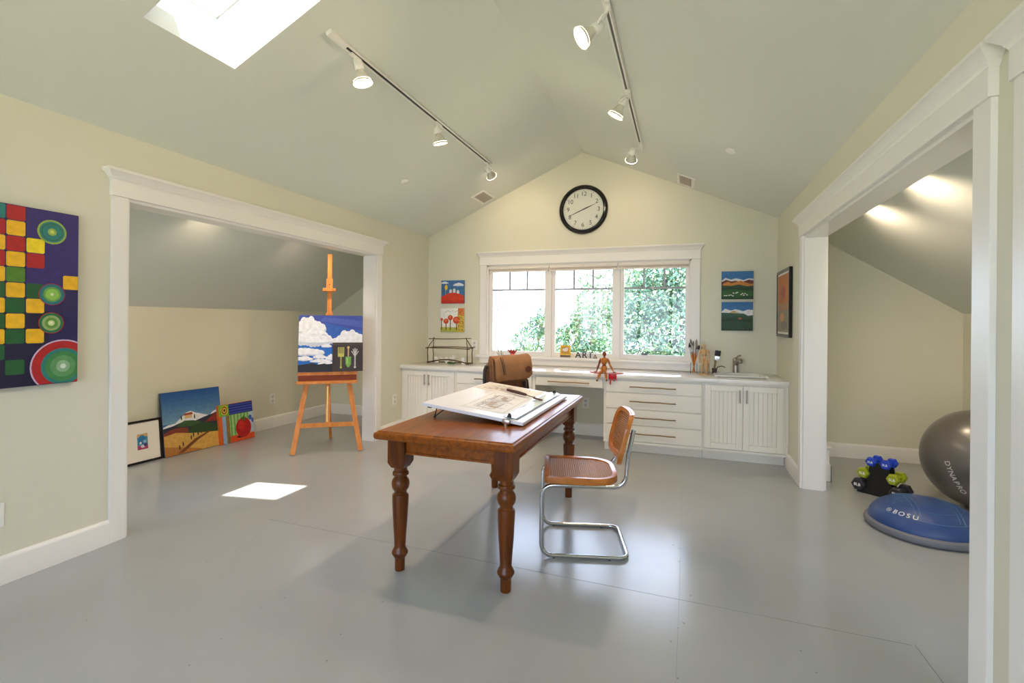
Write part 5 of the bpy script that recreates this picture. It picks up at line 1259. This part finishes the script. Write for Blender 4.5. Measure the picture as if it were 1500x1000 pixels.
# ------------------------------------------------------------------ light
w = bpy.data.worlds.new('World'); sc.world = w; w.use_nodes = True
bg = w.node_tree.nodes['Background']; bg.inputs['Color'].default_value = (.68, .765, 1., 1); bg.inputs['Strength'].default_value = 7.2
su = bpy.data.lights.new('sun', 'SUN'); su.energy = 19; su.angle = rad(.6); su.color = (1., .95, .86)
so_ = bpy.data.objects.new('sun', su); COL.objects.link(so_); so_.rotation_mode = 'QUATERNION'
so_.rotation_quaternion = Vector((-.30, .345, -1)).to_track_quat('-Z', 'Y'); so_.location = (5, -5, 15)
def portal(c, w_, h_, d):
    li = bpy.data.lights.new('portal', 'AREA'); li.shape = 'RECTANGLE'; li.size = w_; li.size_y = h_; li.cycles.is_portal = True
    o = bpy.data.objects.new('portal', li); COL.objects.link(o); o.matrix_world = Matrix.Translation(c) @ Vector(d).to_track_quat('-Z', 'Z' if abs(Vector(d).normalized().z) < .5 else 'Y').to_matrix().to_4x4()
portal((( WX0 + WX1) / 2, YB + .16, (WZ0 + WZ1) / 2), WX1 - WX0 + .1, WZ1 - WZ0 + .1, (0, -1, 0))
portal(((FX0 + FX1) / 2, YF - .15, (FZ0 + FZ1) / 2), FX1 - FX0 + .1, FZ1 - FZ0 + .1, (0, 1, 0))
for x0, x1 in (LWX, RWX): portal(((x0 + x1) / 2, 1.06, (EZ0 + EZ1) / 2), x1 - x0 + .06, EZ1 - EZ0 + .06, (0, 1, 0))
pc = p00 + sx * (wx / 2) + Vector((0, wy / 2, 0)) + Vector((-SL, 0, 1)).normalized() * (D + .08)
portal(pc, 1.25, 1.25, -Vector((-SL, 0, 1)))
# ------------------------------------------------------------------ camera
yaw, roll, f, cx, cy = .339, .009, 715.172, 750., 470.545
fw = Vector((-math.sin(yaw), math.cos(yaw), 0)); r0 = Vector((math.cos(yaw), math.sin(yaw), 0)); u0 = Vector((0, 0, 1))
rt = r0 * math.cos(roll) + u0 * math.sin(roll); up = u0 * math.cos(roll) - r0 * math.sin(roll)
cd = bpy.data.cameras.new('camera'); cam = bpy.data.objects.new('camera', cd); COL.objects.link(cam)
cd.sensor_fit = 'HORIZONTAL'; cd.sensor_width = 36.; cd.lens = f * 36 / 1500; cd.shift_x = 0.; cd.shift_y = (cy - 500) / 1500
cd.clip_start = .02; cd.clip_end = 300
cam.matrix_world = Matrix(((rt.x, up.x, -fw.x, 0), (rt.y, up.y, -fw.y, 0), (rt.z, up.z, -fw.z, 1.4), (0, 0, 0, 1)))
sc.camera = cam
sc.view_settings.view_transform = 'Standard'; sc.view_settings.look = 'None'; sc.view_settings.gamma = 1.; sc.view_settings.use_curve_mapping = False
sc.view_settings.exposure = .2
cy_ = sc.cycles
cy_.use_denoising = True; cy_.max_bounces = 12; cy_.diffuse_bounces = 6; cy_.glossy_bounces = 4; cy_.transparent_max_bounces = 16; cy_.sample_clamp_indirect = 8.
